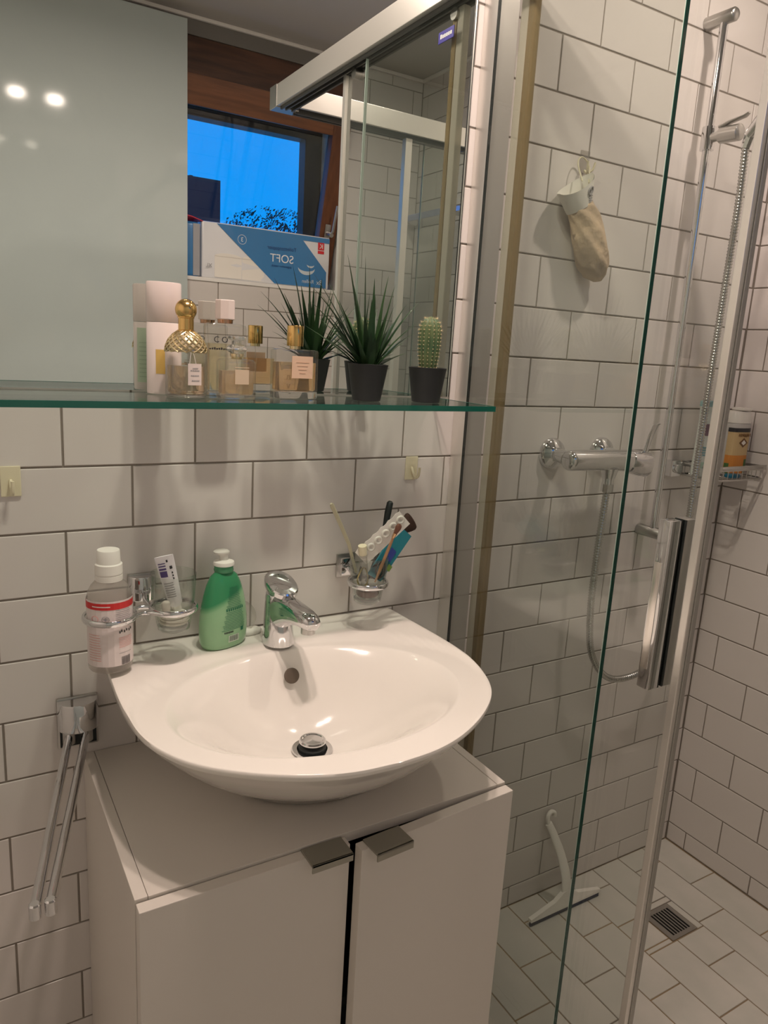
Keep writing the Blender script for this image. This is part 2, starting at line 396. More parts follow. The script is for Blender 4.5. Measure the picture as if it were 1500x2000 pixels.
# ================================================================ basin cabinet
CX0, CX1, CY, CZ = .2146, .8016, -.372, .6775
c = thing('basin_cabinet', 'white two-door cabinet standing under the basin, right door slightly ajar', 'cabinet', (.508, -.18, 0))
bm = NB(); box(bm, (CX0, CY, .0), (CX0+.016, -.001, CZ), .0008); obj('side_panel', bm, CAB, c)
bm = NB(); box(bm, (CX1-.016, CY, .0), (CX1, -.001, CZ), .0008); obj('side_panel', bm, CAB, c)
bm = NB(); box(bm, (CX0+.0166, CY, CZ-.016), (CX1-.0166, -.001, CZ-.0004), .0008); obj('top_panel', bm, CAB, c)
bm = NB(); box(bm, (CX0+.016, CY+.01, .05), (CX1-.016, -.001, .066)); obj('bottom_panel', bm, CAB, c)
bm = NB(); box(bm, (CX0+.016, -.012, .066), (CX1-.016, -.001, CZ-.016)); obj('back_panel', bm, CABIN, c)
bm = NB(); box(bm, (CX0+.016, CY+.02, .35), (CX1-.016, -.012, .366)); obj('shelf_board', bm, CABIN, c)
mid = .508
def door(x0, x1, hinge, ang, nm, tx):
    R = Matrix.Translation((hinge, CY-.002, 0)) @ Matrix.Rotation(ang, 4, 'Z') @ Matrix.Translation((-hinge, -(CY-.002), 0))
    bm = NB(); box(bm, (x0, CY-.020, .04), (x1, CY-.002, CZ-.004), .001); bm.transform(R); d = obj('door', bm, CAB, c)
    bm = NB(); box(bm, (tx, CY-.042, CZ-.0045), (tx+.062, CY-.003, CZ-.001), .0006); box(bm, (tx, CY-.042, CZ-.013), (tx+.062, CY-.0395, CZ-.001), .0006); bm.transform(R); obj('handle', bm, mat('pull_grey', (.36, .35, .30), .38, metal=.7), d)
    return d
door(CX0+.001, mid-.0035, CX0, 0, 'left', .436)
dr = door(mid+.003, CX1-.0005, CX1, math.radians(3.9), 'right', .5225)
tag(dr, 'door standing slightly ajar')

# ================================================================ washbasin
b_ = thing('washbasin', 'white ceramic washbasin overhanging the cabinet, with overflow hole', 'basin', (.516, -.24, .68))
cx, cy, ZR = .516, -.255, .855
# outline: half-width as a function of depth, rounded front
OUT = [(.788, -.0015), (.790, -.06), (.7935, -.12), (.796, -.18), (.795, -.237), (.787, -.30), (.768, -.35), (.738, -.392), (.688, -.433), (.63, -.465), (.575, -.482), (.516, -.487)]
OUT = bez([(x, y, 0) for x, y in OUT], 4)
OUT = [(p.x, p.y) for p in OUT]
OUT = OUT + [(2*cx-x, y) for x, y in OUT[::-1][1:]]
def ray_out(a):
    d = (math.cos(a), math.sin(a)); best = 9; P = OUT + [OUT[0]]
    for (x0, y0), (x1, y1) in zip(P, P[1:]):
        ex, ey = x1-x0, y1-y0; den = d[0]*ey - d[1]*ex
        if abs(den) < 1e-9: continue
        tt = ((x0-cx)*ey - (y0-cy)*ex)/den; ss = ((x0-cx)*d[1] - (y0-cy)*d[0])/den
        if tt > 0 and -1e-6 <= ss <= 1+1e-6: best = min(best, tt)
    return best
N = 192
angs = [2*PI*i/N for i in range(N)]
# put samples on the two rear corners
for qx in (OUT[0], OUT[-1]):
    a = math.atan2(qx[1]-cy, qx[0]-cx) % (2*PI); k = min(range(N), key=lambda i: abs(angs[i]-a)); angs[k] = a
BC = (.507, -.276); BA, BB = .226, .166       # bowl mouth
DC = (.512, -.245)                             # drain
def mouth(a):   # point of the bowl mouth in direction a (parametric)
    return (BC[0]+BA*math.cos(a), BC[1]+BB*math.sin(a))
def mixp(p, q, t): return (p[0]+(q[0]-p[0])*t, p[1]+(q[1]-p[1])*t)
rings = []
bm = NB()
def addring(f): rings.append([bm.verts.new(f(a)) for a in angs])
DZ = .737
bowl = [(0.0, 0), (.10, .003), (.2, .009), (.32, .019), (.45, .034), (.58, .053), (.70, .074), (.80, .0905), (.88, .1020), (.94, .1095), (.98, .1140), (1.0, .1155)]
for t, h in bowl:
    def f(a, t=t, h=h):
        d = (DC[0]+.021*math.cos(a), DC[1]+.021*math.sin(a)); p = mixp(d, mouth(a), t)
        return (p[0], p[1], DZ + h/.1155*(ZR-.004-DZ))
    addring(f)
def outp(a, t, z):
    o = ray_out(a); m = mouth(a); q = (cx+math.cos(a)*o, cy+math.sin(a)*o)
    return (*mixp(m, q, t), z)
def deckz(a, t):
    x, y, _ = outp(a, t, 0)
    e = math.sqrt(((x-.512)/.272)**2 + ((y+.262)/.178)**2)     # crease of the raised rear deck
    k = min(1, max(0, (e-.985)/.03)); k = k*k*(3-2*k)
    return ZR - .0040 + .0050*k*(1 if y > -.26 else max(0, 1-(-.26-y)/.06))
for t in (.04, .10, .18, .28, .38, .48, .58, .68, .78, .88, .95): addring(lambda a, t=t: outp(a, t, deckz(a, t)))
addring(lambda a: outp(a, .985, deckz(a, .985)-.0008))
addring(lambda a: outp(a, 1.0, deckz(a, 1)-.004))
addring(lambda a: outp(a, 1.0, ZR-.011))
# underside falls back to the foot
FC = (.545, -.17); FA, FB = .150, .130
for t, z in ((.03, -.017), (.09, -.030), (.18, -.047), (.30, -.069), (.44, -.093), (.58, -.115), (.72, -.133), (.85, -.149), (.94, -.162), (1.0, -.1755)):
    def f(a, t=t, z=z):
        o = ray_out(a); q = (cx+math.cos(a)*o, cy+math.sin(a)*o); ft = (FC[0]+FA*math.cos(a), max(-.3, FC[1]+FB*math.sin(a)))
        x, y = mixp(q, ft, t); return (x, min(y, -.0015), ZR+z)
    addring(f)
for p, q in zip(rings, rings[1:]):
    for i in range(N): bm.faces.new((p[i], p[(i+1) % N], q[(i+1) % N], q[i]))
bm.faces.new(rings[0]); bm.faces.new(rings[-1][::-1])
basin = obj('bowl', bm, CERAM, b_, 50)
# overflow hole, waste fitting with its raised plug
bm = NB()
oc = Vector((.517, -.146, .8205)); nrm = Vector((0, -.90, .42)).normalized(); uu = Vector((1, 0, 0)); vv = nrm.cross(uu)
lathe(bm, [(.0128, -.003), (.0128, .0), (.0120, .0006), (.0110, .0009), (.002, .0012)], (0, 0, 0), 28, cap=(False, True))
bm.transform(Matrix.Translation(oc + nrm*.0042) @ Matrix((uu, vv, nrm)).transposed().to_4x4()); obj('overflow_hole', bm, mat('overflow_dark', (.13, .10, .075), .6), b_, 40)
bm = NB(); lathe(bm, [(.018, .001), (.031, .0025), (.0325, .004), (.031, .0062), (.024, .0055), (.021, .001)], (*DC, DZ), 40, cap=(False, True)); ws = obj('waste_ring', bm, CHROME, b_, 50)
bm = NB(); lathe(bm, [(.0215, .001), (.0218, .0095), (.019, .0105)], (*DC, DZ), 40); obj('rubber_seal', bm, BLACK, ws, 40)
bm = NB(); lathe(bm, [(.017, .010), (.0195, .0165), (.0210, .0175), (.0210, .0195), (.0190, .0215), (.0165, .0215), (.015, .0202), (.0, .0206)], (*DC, DZ), 40, cap=(True, False)); obj('plug', bm, CHROME, ws, 40)

# ================================================================ basin mixer tap
t = thing('basin_tap', 'chrome single-lever mixer tap on the basin deck', 'tap', (.519, -.083, ZR))
def loft(bm, secs, cap=True):
    R = [[bm.verts.new(p) for p in s] for s in secs]
    for a, b in zip(R, R[1:]):
        n = len(a)
        for i in range(n): bm.faces.new((a[i], a[(i+1) % n], b[(i+1) % n], b[i]))
    if cap: bm.faces.new(R[0][::-1]); bm.faces.new(R[-1])
    return bm
def ell(c, ax, ay, ux, uy, n=32, p=2.0):
    c, ux, uy = Vector(c), Vector(ux).normalized(), Vector(uy).normalized(); o = []
    for i in range(n):
        a = 2*PI*i/n; x, y = math.cos(a), math.sin(a); k = (abs(x)**p+abs(y)**p)**(-1/p)
        o.append(c + ux*ax*x*k + uy*ay*y*k)
    return o
tx, ty = .519, -.083
bm = NB()
loft(bm, [ell((tx, ty, ZR+.0012), .0265, .030, (1, 0, 0), (0, 1, 0)), ell((tx, ty, ZR+.006), .0262, .0298, (1, 0, 0), (0, 1, 0)),
     ell((tx, ty+.001, ZR+.028), .0245, .0275, (1, 0, 0), (0, 1, 0)), ell((tx, ty+.003, ZR+.055), .0228, .0245, (1, 0, 0), (0, 1, 0)),
     ell((tx, ty+.005, ZR+.076), .0212, .0215, (1, 0, 0), (0, 1, 0)), ell((tx, ty+.006, ZR+.086), .0200, .0200, (1, 0, .0), (0, 1, .1)), ell((tx, ty+.006, ZR+.089), .0180, .0180, (1, 0, 0), (0, 1, .1))])
body = obj('tap_body', bm, CHROME, t, 60)
bm = NB(); sp_ = [(0, -.002, .056, .0205, .0350), (0, -.020, .0640, .0205, .0285), (0, -.045, .0700, .0200, .0220), (0, -.068, .0725, .0188, .0178), (0, -.088, .0730, .0175, .0155), (0, -.103, .0718, .0162, .0138), (0, -.113, .0695, .0130, .0105), (0, -.1165, .0685, .0050, .0045)]
secs = []
for k, (dx, dy, z, a, b2) in enumerate(sp_):
    tilt = .22 - .065*k; secs.append(ell((tx, ty+dy, ZR+z), a, b2, (1, 0, 0), (0, math.sin(tilt), math.cos(tilt)), 32, 2.3))
loft(bm, secs); obj('spout', bm, CHROME, body, 60)
bm = NB(); lathe(bm, [(.0115, .0), (.0115, -.011), (.0095, -.0115), (.009, -.008)], (tx, ty-.097, ZR+.0625), 28); obj('aerator', bm, CHROME2, body, 40)
bm = NB()
LV = [(.005, .0870, .0172, .0172, -.05), (.004, .0915, .0185, .0190, -.1), (.000, .0945, .0225, .0265, .25), (-.004, .0985, .0255, .0330, .34), (-.006, .1070, .0262, .0340, .38), (-.006, .1095, .0250, .0325, .38), (-.006, .1102, .0165, .0215, .38), (-.006, .1094, .0155, .0200, .38)]
loft(bm, [ell((tx, ty+a_, ZR+b_), c_, d_, (1, 0, 0), (0, 1, e2_), p=2.2) for a_, b_, c_, d_, e2_ in LV])
obj('lever', bm, CHROME, t, 35); t.rotation_euler = (0, 0, .10)

# ================================================================ glass shelf
s = thing('glass_shelf', 'clear glass shelf with green edge under the mirror', 'shelf', (.3, -.1, 1.262))
SZ, SY, SX_ = 1.270, -.192, .860
bm = NB(); box(bm, (-.40, SY+.0008, SZ-.0078), (SX_-.0008, -.0025, SZ)); obj('pane', bm, SHELFG, s)
bm = NB(); box(bm, (-.40, SY-.0006, SZ-.0085), (SX_, SY+.0008, SZ+.0004), .0004); obj('front_edge', bm, EDGEB, s)
bm = NB(); box(bm, (SX_-.0008, SY+.0009, SZ-.0085), (SX_+.0006, -.0025, SZ+.0004), .0004); obj('side_edge', bm, EDGEB, s)
for x in (.02, .70):
    bm = NB(); box(bm, (x-.009, -.022, SZ-.016), (x+.009, -.0, SZ-.0086), .002); obj('clip', bm, CHROME2, s)

# ================================================================ shower enclosure
e = thing('shower_enclosure', 'corner shower enclosure with sliding glass doors and aluminium rails', 'shower', (.93, -.92, 0))
GX, DX, GY, ZT = .915, .930, -.93, 1.985
def pane(name, a, b, thick, edges):
    bm = NB(); box(bm, a, b); p = obj(name, bm, GLASS, e)
    for ea, eb in edges:
        ax_ = 1 if abs(eb[1]-ea[1]) < .004 else 0
        bm = NB(); box(bm, ea, eb); obj('glass_edge', bm, EDGE, p)
        a2, b2 = list(ea), list(eb); a2[ax_], b2[ax_] = (eb[ax_], eb[ax_]+.0012)
        bm = NB(); box(bm, a2, b2); obj('ground_edge', bm, GEDGE, p)
    return p
# side A (x = GX), fixed leaf next to the wall, sliding leaf further out
pane('fixed_pane', (GX-.003, -.440, .03), (GX+.003, -.042, ZT), 0, [((GX-.0033, -.4412, .03), (GX+.0033, -.440, ZT))])
da = pane('sliding_door', (DX-.003, -.560, .03), (DX+.003, -.115, ZT), 0, [])
bm = NB(); box(bm, (DX-.007, -.5715, .028), (DX+.002, -.5595, ZT), .0012); obj('magnet_strip', bm, ALU, da)
bm = NB(); box(bm, (DX+.002, -.5735, .028), (DX+.011, -.5595, ZT), .0012); obj('inner_strip', bm, ALU2, da)
bm = NB(); box(bm, (DX-.007, -.109, .028), (DX+.009, -.089, ZT), .003); obj('seal', bm, SEALW, da)
bm = NB(); box(bm, (DX-.008, -.124, .028), (DX+.0085, -.109, ZT), .004); obj('seal_lip', bm, SEALY, da)
# pull handle: outer and inner bars clamped through the glass
bm = NB(); box(bm, (.9015, -.539, .8935), (.924, -.519, 1.146), .002)
hh = obj('handle', bm, CHROME, da, 30)
bm = NB(); box(bm, (.9005, -.534, .925), (.9018, -.522, 1.085), .0005); obj('grip_recess', bm, mat('satin_chrome', (.9, .86, .82), .22, metal=1), hh, 30)
bm = NB(); box(bm, (.9238, -.5385, .894), (.9268, -.520, 1.1455)); box(bm, (.9333, -.5385, .894), (.9362, -.520, 1.1455)); obj('gasket', bm, BLACK, hh)
bm = NB(); box(bm, (.9362, -.539, .8935), (.955, -.519, 1.146), .002); obj('inner_handle', bm, CHROME2, hh, 30)
# wall channel
bm = NB(); box(bm, (.9130, -.0385, .0), (.9205, -.0005, ZT+.02), .0010); obj('wall_channel', bm, ALU, e)
bm = NB(); box(bm, (.9128, -.0410, .03), (.9180, -.0385, ZT)); obj('channel_gasket', bm, BLACK, e)
bm = NB(); box(bm, (.9205, -.020, .0), (.976, -.0005, ZT), .0012); obj('inner_channel', bm, ALU2, e)
# side B (y = GY): same again towards the right wall
pane('fixed_pane', (1.395, GY-.003, .03), (1.775, GY+.003, ZT), 0, [((1.3938, GY-.0033, .03), (1.395, GY+.0033, ZT))])
db = pane('sliding_door', (1.335, GY+.012, .03), (1.72, GY+.018, ZT), 0, [])
bm = NB(); box(bm, (1.312, GY+.004, .028), (1.335, GY+.026, ZT), .002); obj('magnet_strip', bm, ALU, db)
bm = NB(); box(bm, (1.773, GY-.016, .0), (XR-.0005, GY+.016, ZT), .0012); obj('wall_channel', bm, ALU, e)
# top rails
bm = NB(); box(bm, (.8935, -.915, 1.992), (.9055, -.0005, 2.046), .0012); obj('top_rail', bm, ALU, e)
bm = NB(); box(bm, (.9056, -.915, 2.0), (.962, -.0005, 2.044)); box(bm, (.9056, -.915, 1.985), (.9105, -.0005, 2.0)); box(bm, (.9200, -.915, 1.985), (.9240, -.0005, 2.0)); box(bm, (.938, -.915, 1.985), (.943, -.0005, 2.0)); obj('rail_track', bm, mat('track_dark', (.12, .12, .115), .45, metal=.4), e)
bm = NB(); box(bm, (.9, GY-.032, 1.992), (XR-.0005, GY-.020, 2.046), .0012); obj('top_rail', bm, ALU, e)
bm = NB(); box(bm, (.955, GY-.0199, 2.0), (XR-.0005, GY+.034, 2.044)); box(bm, (.955, GY-.012, 1.985), (XR-.001, GY-.007, 2.0)); box(bm, (.955, GY+.004, 1.985), (XR-.001, GY+.009, 2.0)); obj('rail_track', bm, bpy.data.materials['track_dark'], e)
bm = NB(); box(bm, (.955, GY+.034, 1.992), (XR-.0005, GY+.044, 2.046), .001); obj('inner_rail', bm, ALU, e)
bm = NB(); box(bm, (.8925, GY-.033, 1.990), (.962, -.915, 2.048), .002); obj('corner_cap', bm, CHROME2, e)
bm = NB(); box(bm, (.905, -.93, .0003), (.95, -.001, .018), .002); obj('threshold', bm, ALU, e)
bm = NB(); box(bm, (.905, GY-.02, .0003), (XR-.0005, GY+.025, .018), .002); obj('threshold', bm, ALU, e)
for i, (y, z) in enumerate(((-.105, 1.963), (-.50, 1.963))):
    bm = NB(); cyl(bm, (DX-.012, y-.01, z+.012), (DX+.012, y-.01, z+.012), .011, 20); obj('roller', bm, CHROME2, e, 40)
# small blue maker's plate on the fixed pane
bm = NB(); box(bm, (GX-.0045, -.150, 1.930), (GX-.003, -.100, 1.950), .0004); bp = obj('maker_plate', bm, mat('plate_blue', (.03, .025, .25), .4), e)
bm = NB()
for i in range(6): box(bm, (GX-.0049, -.143+i*.0065, 1.937), (GX-.0045, -.1385+i*.0065, 1.943 if i else 1.9445))
obj('lettering', bm, LABEL, bp)

# ================================================================ shower fittings
m = thing('shower_mixer', 'chrome wall shower mixer with lever behind the shower glass', 'tap', (1.25, 0, 1.15))
for x in (1.182, 1.333):
    bm = NB(); lathe(bm, [(.034, .0005), (.034, .005), (.030, .013), (.018, .019), (.015, .022)], (0, 0, 0), 36); bm.transform(Matrix.Translation((x, 0, 1.155)) @ Matrix.Rotation(PI/2, 4, 'X')); ro = obj('wall_rosette', bm, CHROME, m, 50)
    bm = NB(); cyl(bm, (x, -.02, 1.155), (x, -.058, 1.150), .015, 24); obj('union', bm, CHROME, ro, 40)
bm = NB(); tube(bm, [(1.160, -.070, 1.150), (1.1615, -.070, 1.150), (1.164, -.070, 1.150), (1.168, -.070, 1.150), (1.174, -.070, 1.150), (1.28, -.070, 1.148), (1.33, -.070, 1.146), (1.352, -.070, 1.144)], [.010, .0155, .0185, .0210, .0222, .0225, .024, .026], 32); body = obj('mixer_body', bm, CHROME, m, 50)
bm = NB(); tube(bm, [(1.348, -.072, 1.144), (1.375, -.076, 1.140), (1.396, -.079, 1.137), (1.400, -.080, 1.137)], [.026, .0285, .028, .024], 32); cap_ = obj('lever_cap', bm, CHROME, m, 50)
bm = NB(); loft(bm, [ell((1.386, -.080, 1.160), .008, .006, (1, 0, 0), (0, 1, 0)), ell((1.390, -.083, 1.180), .007, .004, (1, 0, 0), (0, 1, 0)), ell((1.389, -.090, 1.205), .008, .003, (1, 0, 0), (0, 1, 0)), ell((1.386, -.101, 1.226), .009, .0028, (1, 0, 0), (0, 1, 0)), ell((1.388, -.108, 1.231), .006, .002, (1, 0, 0), (0, 1, 0))]); obj('lever', bm, CHROME, cap_, 60)
bm = NB(); cyl(bm, (1.293, -.070, 1.130), (1.293, -.070, 1.108), .020, 28, .014); cyl(bm, (1.293, -.07, 1.109), (1.293, -.07, 1.094), .0125, 20); obj('outlet', bm, CHROME, body, 40)
bm = NB(); cyl(bm, (1.293, -.07, 1.095), (1.293, -.07, 1.078), .0135, 8); obj('hose_nut', bm, CHROME, body, 30)

r = thing('shower_riser_rail', 'vertical chrome rail with slider holding the shower hose', 'shower rail', (1.5, 0, .96))
bm = NB(); cyl(bm, (1.5, -.043, .955), (1.5, -.043, 2.075), .0085, 24); rod = obj('rod', bm, CHROME, r, 60)
for z in (.962, 2.068):
    bm = NB(); tube(bm, [(1.5, -.0005, z), (1.5, -.066, z), (1.5, -.070, z)], [.0135, .0135, .010], 28); obj('wall_bracket', bm, CHROME2, r, 50)
bm = NB(); cyl(bm, (1.5, -.043, 1.812), (1.5, -.043, 1.858), .0145, 24); sl = obj('slider', bm, CHROME, r, 40)
bm = NB(); tube(bm, [(1.5, -.05, 1.836), (1.5, -.072, 1.836), (1.5, -.075, 1.836), (1.5, -.118, 1.834), (1.5, -.121, 1.834)], [.010, .010, .0165, .0165, .012], 24); obj('clamp', bm, CHROME2, sl, 40)
bm = NB(); loft(bm, [ell((1.5, -.070, 1.853), .009, .0045, (1, 0, 0), (0, .1, 1)), ell((1.5, -.095, 1.859), .009, .0035, (1, 0, 0), (0, .1, 1)), ell((1.5, -.125, 1.863), .008, .0025, (1, 0, 0), (0, .2, 1)), ell((1.5, -.134, 1.868), .005, .002, (1, 0, 0), (0, .4, 1))]); obj('slider_lever', bm, CHROME2, sl, 60)
hs = thing('hand_shower', 'chrome hand shower in the slider, mostly behind the white door strip', 'hand shower', (1.5, -.15, 1.83))
bm = NB(); tube(bm, [(1.5, -.140, 1.822), (1.5, -.165, 1.850), (1.5, -.23, 1.905), (1.5, -.29, 1.94)], [.0115, .013, .014, .016], 24); obj('grip', bm, CHROME, hs, 60)
bm = NB(); lathe(bm, [(.012, .022), (.030, .018), (.045, .008), (.047, 0), (.043, -.004), (.0, -.005)], (0, 0, 0), 36, cap=(True, False)); bm.transform(Matrix.Translation((1.5, -.325, 1.945)) @ Matrix.Rotation(math.radians(-22), 4, 'X')); obj('spray_head', bm, CHROME, hs, 50)
bm = NB(); cyl(bm, (1.5, -.143, 1.824), (1.5, -.136, 1.800), .0105, 8, .0095); obj('hose_nut', bm, CHROME, hs, 30)
# ribbed metal hose
hp = bez([(1.293, -.07, 1.0775), (1.293, -.068, 1.03), (1.294, -.064, .92), (1.300, -.060, .80), (1.325, -.055, .69), (1.38, -.055, .62), (1.45, -.055, .598), (1.53, -.058, .615), (1.585, -.062, .69), (1.595, -.068, .82), (1.580, -.078, 1.02), (1.560, -.092, 1.27), (1.545, -.105, 1.50), (1.528, -.120, 1.68), (1.512, -.130, 1.76), (1.501, -.136, 1.805)], 60)
L = [0]
for a, b in zip(hp, hp[1:]): L.append(L[-1]+(b-a).length)
step = .0016; pts = []; rad = []; j = 0
for i in range(int(L[-1]/step)):
    d = i*step
    while L[j+1] < d: j += 1
    pts.append(hp[j].lerp(hp[j+1], (d-L[j])/(L[j+1]-L[j]))); rad.append((.0082, .0082, .0067, .0067)[i % 4])
h = NB(); tube(h, pts, rad, 10)
hz = obj('shower_hose', h, mat('hose_chrome', (.50, .50, .48), .22, metal=1), None, 50); tag(hz, 'ribbed chrome shower hose looping from the mixer up to the slider', 'hose')

# wire basket in the corner
k = thing('shower_basket', 'chrome wire basket in the shower corner holding two bottles', 'basket', (1.69, 0, 1.1))
BX0, BX1, BY0, BY1, BZ = 1.607, 1.794, -.118, -.012, 1.094
bm = NB()
for z, rr in ((BZ+.030, .0035), (BZ+.002, .0022)): tube(bm, [(BX0, BY1, z), (BX0, BY0+.015, z), (BX0+.015, BY0, z), (BX1-.015, BY0, z), (BX1, BY0+.015, z), (BX1, BY1, z)], rr, 10, closed=True)
obj('rim', bm, CHROME2, k, 60)
bm = NB(); box(bm, (BX0, BY0-.001, BZ+.024), (BX1, BY0+.001, BZ+.036)); box(bm, (BX0-.001, BY0, BZ+.024), (BX0+.001, BY1, BZ+.036)); obj('rim_band', bm, CHROME2, k)
bm = NB()
for i in range(9):
    x = BX0+.02+i*(BX1-BX0-.04)/8; tube(bm, [(x, BY0, BZ+.03), (x, BY0, BZ), (x, BY1, BZ), (x, BY1, BZ+.03)], .0014, 6)
tag(obj('wires', bm, CHROME2, k, 60), kind='stuff')
bm = NB(); box(bm, (1.562, -.024, 1.092), (1.598, -.0005, 1.132), .003); mt = obj('mount', bm, CHROME, k, 30)
bm = NB(); cyl(bm, (1.598, -.014, 1.112), (1.612, -.014, 1.124), .005, 12); cyl(bm, (1.580, -.024, 1.112), (1.580, -.032, 1.112), .012, 20); obj('mount_knob', bm, CHROME, mt, 40)

# bottles in the basket
b = thing('shampoo_bottle', 'white shampoo bottle with purple and teal print in the shower basket', 'bottle', (1.622, -.060, 1.0985))
prof = [(.024, 0), (.028, .003), (.028, .02), (.027, .06), (.0255, .11), (.025, .135), (.027, .165), (.028, .168)]
bm = NB(); lathe(bm, prof, (1.622, -.060, 1.0985), 36, sy=.62, power=2.6); bo = obj('body', bm, mat('shampoo_white', (.70, .74, .70), .35), b, 50)
bm = NB(); lathe(bm, [(.0285, .168), (.0285, .178), (.026, .181)], (1.622, -.060, 1.0985), 36, sy=.62, power=2.6); obj('cap', bm, mat('cap_teal', (.25, .42, .44), .4), b, 50)
bm = NB(); curved_patch(bm, (1.622, -.060), .0262, math.radians(212), math.radians(292), 1.198, 1.226, .0008, 1, .62, power=2.6); pp = obj('purple_label', bm, mat('purple_print', (.16, .07, .12), .5), bo)
for i in range(4):
    bm = NB(); curved_patch(bm, (1.622, -.060), .0268, math.radians(200+i*8), math.radians(275-i*5), 1.168-i*.006, 1.1715-i*.006, .0009, 1, .62, power=2.6); obj('wave_print', bm, mat('wave_teal', (.16, .36, .42), .5), bo)
bm = NB(); curved_patch(bm, (1.622, -.060), .0275, math.radians(205), math.radians(300), 1.120, 1.135, .0009, 1, .62, power=2.6); obj('green_print', bm, mat('print_mint', (.42, .60, .50), .5), bo)
b = thing('shower_gel_bottle', 'pump bottle with black, gold and orange fruit label in the shower basket', 'bottle', (1.735, -.060, 1.0985))
bm = NB(); lathe(bm, [(.030, 0), (.034, .004), (.034, .125), (.032, .130), (.026, .133)], (1.735, -.060, 1.0985), 40, sy=.72, power=3.4); bo = obj('body', bm, mat('gel_body', (.62, .60, .58), .25, trans=.15), b, 50)
bm = NB(); lathe(bm, [(.034, .130), (.0345, .134), (.0345, .150), (.030, .158), (.012, .160)], (1.735, -.060, 1.0985), 40, sy=.72, power=3.0); cp = obj('cap', bm, WHITEP, b, 50)
bm = NB(); lathe(bm, [(.010, .158), (.010, .163)], (1.735, -.060, 1.0985), 20); box(bm, (1.719, -.085, 1.259), (1.752, -.050, 1.2655), .002); obj('pump_top', bm, WHITEP, cp)
def lab(z0, z1, a0, a1, m, off=.0006, nm='label'):
    bm = NB(); curved_patch(bm, (1.735, -.060), .034, math.radians(a0), math.radians(a1), z0, z1, off, 1, .72, 14, 3.4); return obj(nm, bm, m, bo)
lab(1.1075, 1.216, 188, 312, mat('label_gold', (.58, .42, .22), .5)); lab(1.207, 1.217, 188, 312, INK, .0009, 'black_band')
lab(1.105, 1.150, 190, 312, mat('label_orange', (.62, .24, .05), .5), .0009, 'fruit_print'); lab(1.105, 1.130, 192, 215, mat('label_leaf', (.07, .16, .05), .5), .0012, 'leaf_print'); lab(1.105, 1.140, 290, 308, bpy.data.materials['label_leaf'], .0012, 'leaf_print')
BRN = mat('label_brown', (.17, .08, .03), .5)
bm = NB(); y_ = -.060-.034*.72-.0016
for i in range(8): tube(bm, [(1.712+i*.006, y_, 1.197+.0025*math.sin(i)), (1.714+i*.006, y_, 1.204), (1.7165+i*.006, y_, 1.196)], .0007, 5)
obj('scroll_lettering', bm, BRN, bo)
bm = NB(); plate(bm, [(1.735, y_, 1.170), (1.751, y_, 1.181), (1.735, y_, 1.193), (1.719, y_, 1.181)], (0, 1, 0), .0008); obj('diamond_emblem', bm, BRN, bo)
bm = NB(); plate(bm, [(1.735, y_-.0004, 1.175), (1.744, y_-.0004, 1.181), (1.735, y_-.0004, 1.188), (1.726, y_-.0004, 1.181)], (0, 1, 0), .0004); obj('diamond_center', bm, LABEL, bo)
tag(obj('soap_dish_lid', lathe(NB(), [(.018, 0), (.022, .002), (.022, .007), (.019, .009)], (1.692, -.098, 1.0985), 28, sy=.7), mat('lid_blue', (.01, .13, .22), .4), None, 50), 'small dark blue lid lying at the front of the shower basket', 'lid')

# clear hook and exfoliating mitt
hk = thing('adhesive_hook', 'small ivory double hook on the shower tiles above the mitt', 'hook', (1.19, 0, 1.74))
bm = NB(); box(bm, (1.176, -.003, 1.722), (1.200, -.0003, 1.765), .001); obj('plate', bm, CLEARP, hk)
for x in (1.182, 1.196):
    bm = NB(); tube(bm, bez([(1.189, -.003, 1.728), (1.188, -.012, 1.722), (x, -.018, 1.728), (x+(.004 if x > 1.19 else -.002), -.020, 1.742)], 6), .0022, 8); obj('prong', bm, IVORY, hk, 60)
g = thing('bath_mitt', 'beige mesh bath mitt with white cuff hanging on the shower wall', 'bath mitt', (1.19, -.012, 1.73))
bm = NB(); tube(bm, bez([(1.160, -.030, 1.700), (1.157, -.016, 1.735), (1.170, -.014, 1.748), (1.186, -.018, 1.733), (1.178, -.030, 1.700)], 8), .0014, 6); obj('loop', bm, IVORY, g, 60)
bm = NB()
ctop, cbot = Vector((1.140, -.034, 1.692)), Vector((1.160, -.030, 1.650)); ax = (cbot-ctop).normalized(); uu = Vector((.84, 0, .54)).normalized(); vv = Vector((0, -1, 0))
def cuff(rad0): 
    S_ = []
    for i in range(5):
        t_ = i/4; c_ = ctop.lerp(cbot, t_); S_.append([c_ + uu*math.cos(q*2*PI/36)*(.048-.018*t_-rad0) + (vv*math.sin(q*2*PI/36))*(.026-.004*t_-rad0) + Vector((0, 0, -.012*max(0, math.sin(q*2*PI/36))*(1-t_))) for q in range(36)])
    return S_
A = cuff(0); B = cuff(.0016); loft(bm, A + B[::-1], cap=False)
R0 = A[0]; cu_ = obj('cuff', bm, mat('cuff_white', (.80, .78, .72), .6), g, 60)
bm = NB()
def cuffpt(q, t_, off=.001):
    c_ = ctop.lerp(cbot, t_); a = math.radians(q); return c_ + uu*math.cos(a)*(.048-.018*t_+off) + vv*math.sin(a)*(.026-.004*t_+off) + Vector((0, 0, -.012*max(0, math.sin(a))*(1-t_)))
tube(bm, [cuffpt(68+12*math.cos(i*PI/6), .36+.17*math.sin(i*PI/6), .0012) for i in range(12)], .0017, 6, closed=True); tube(bm, [cuffpt(68+4*math.cos(i*PI/4), .36+.06*math.sin(i*PI/4), .0012) for i in range(8)], .0010, 5, closed=True)
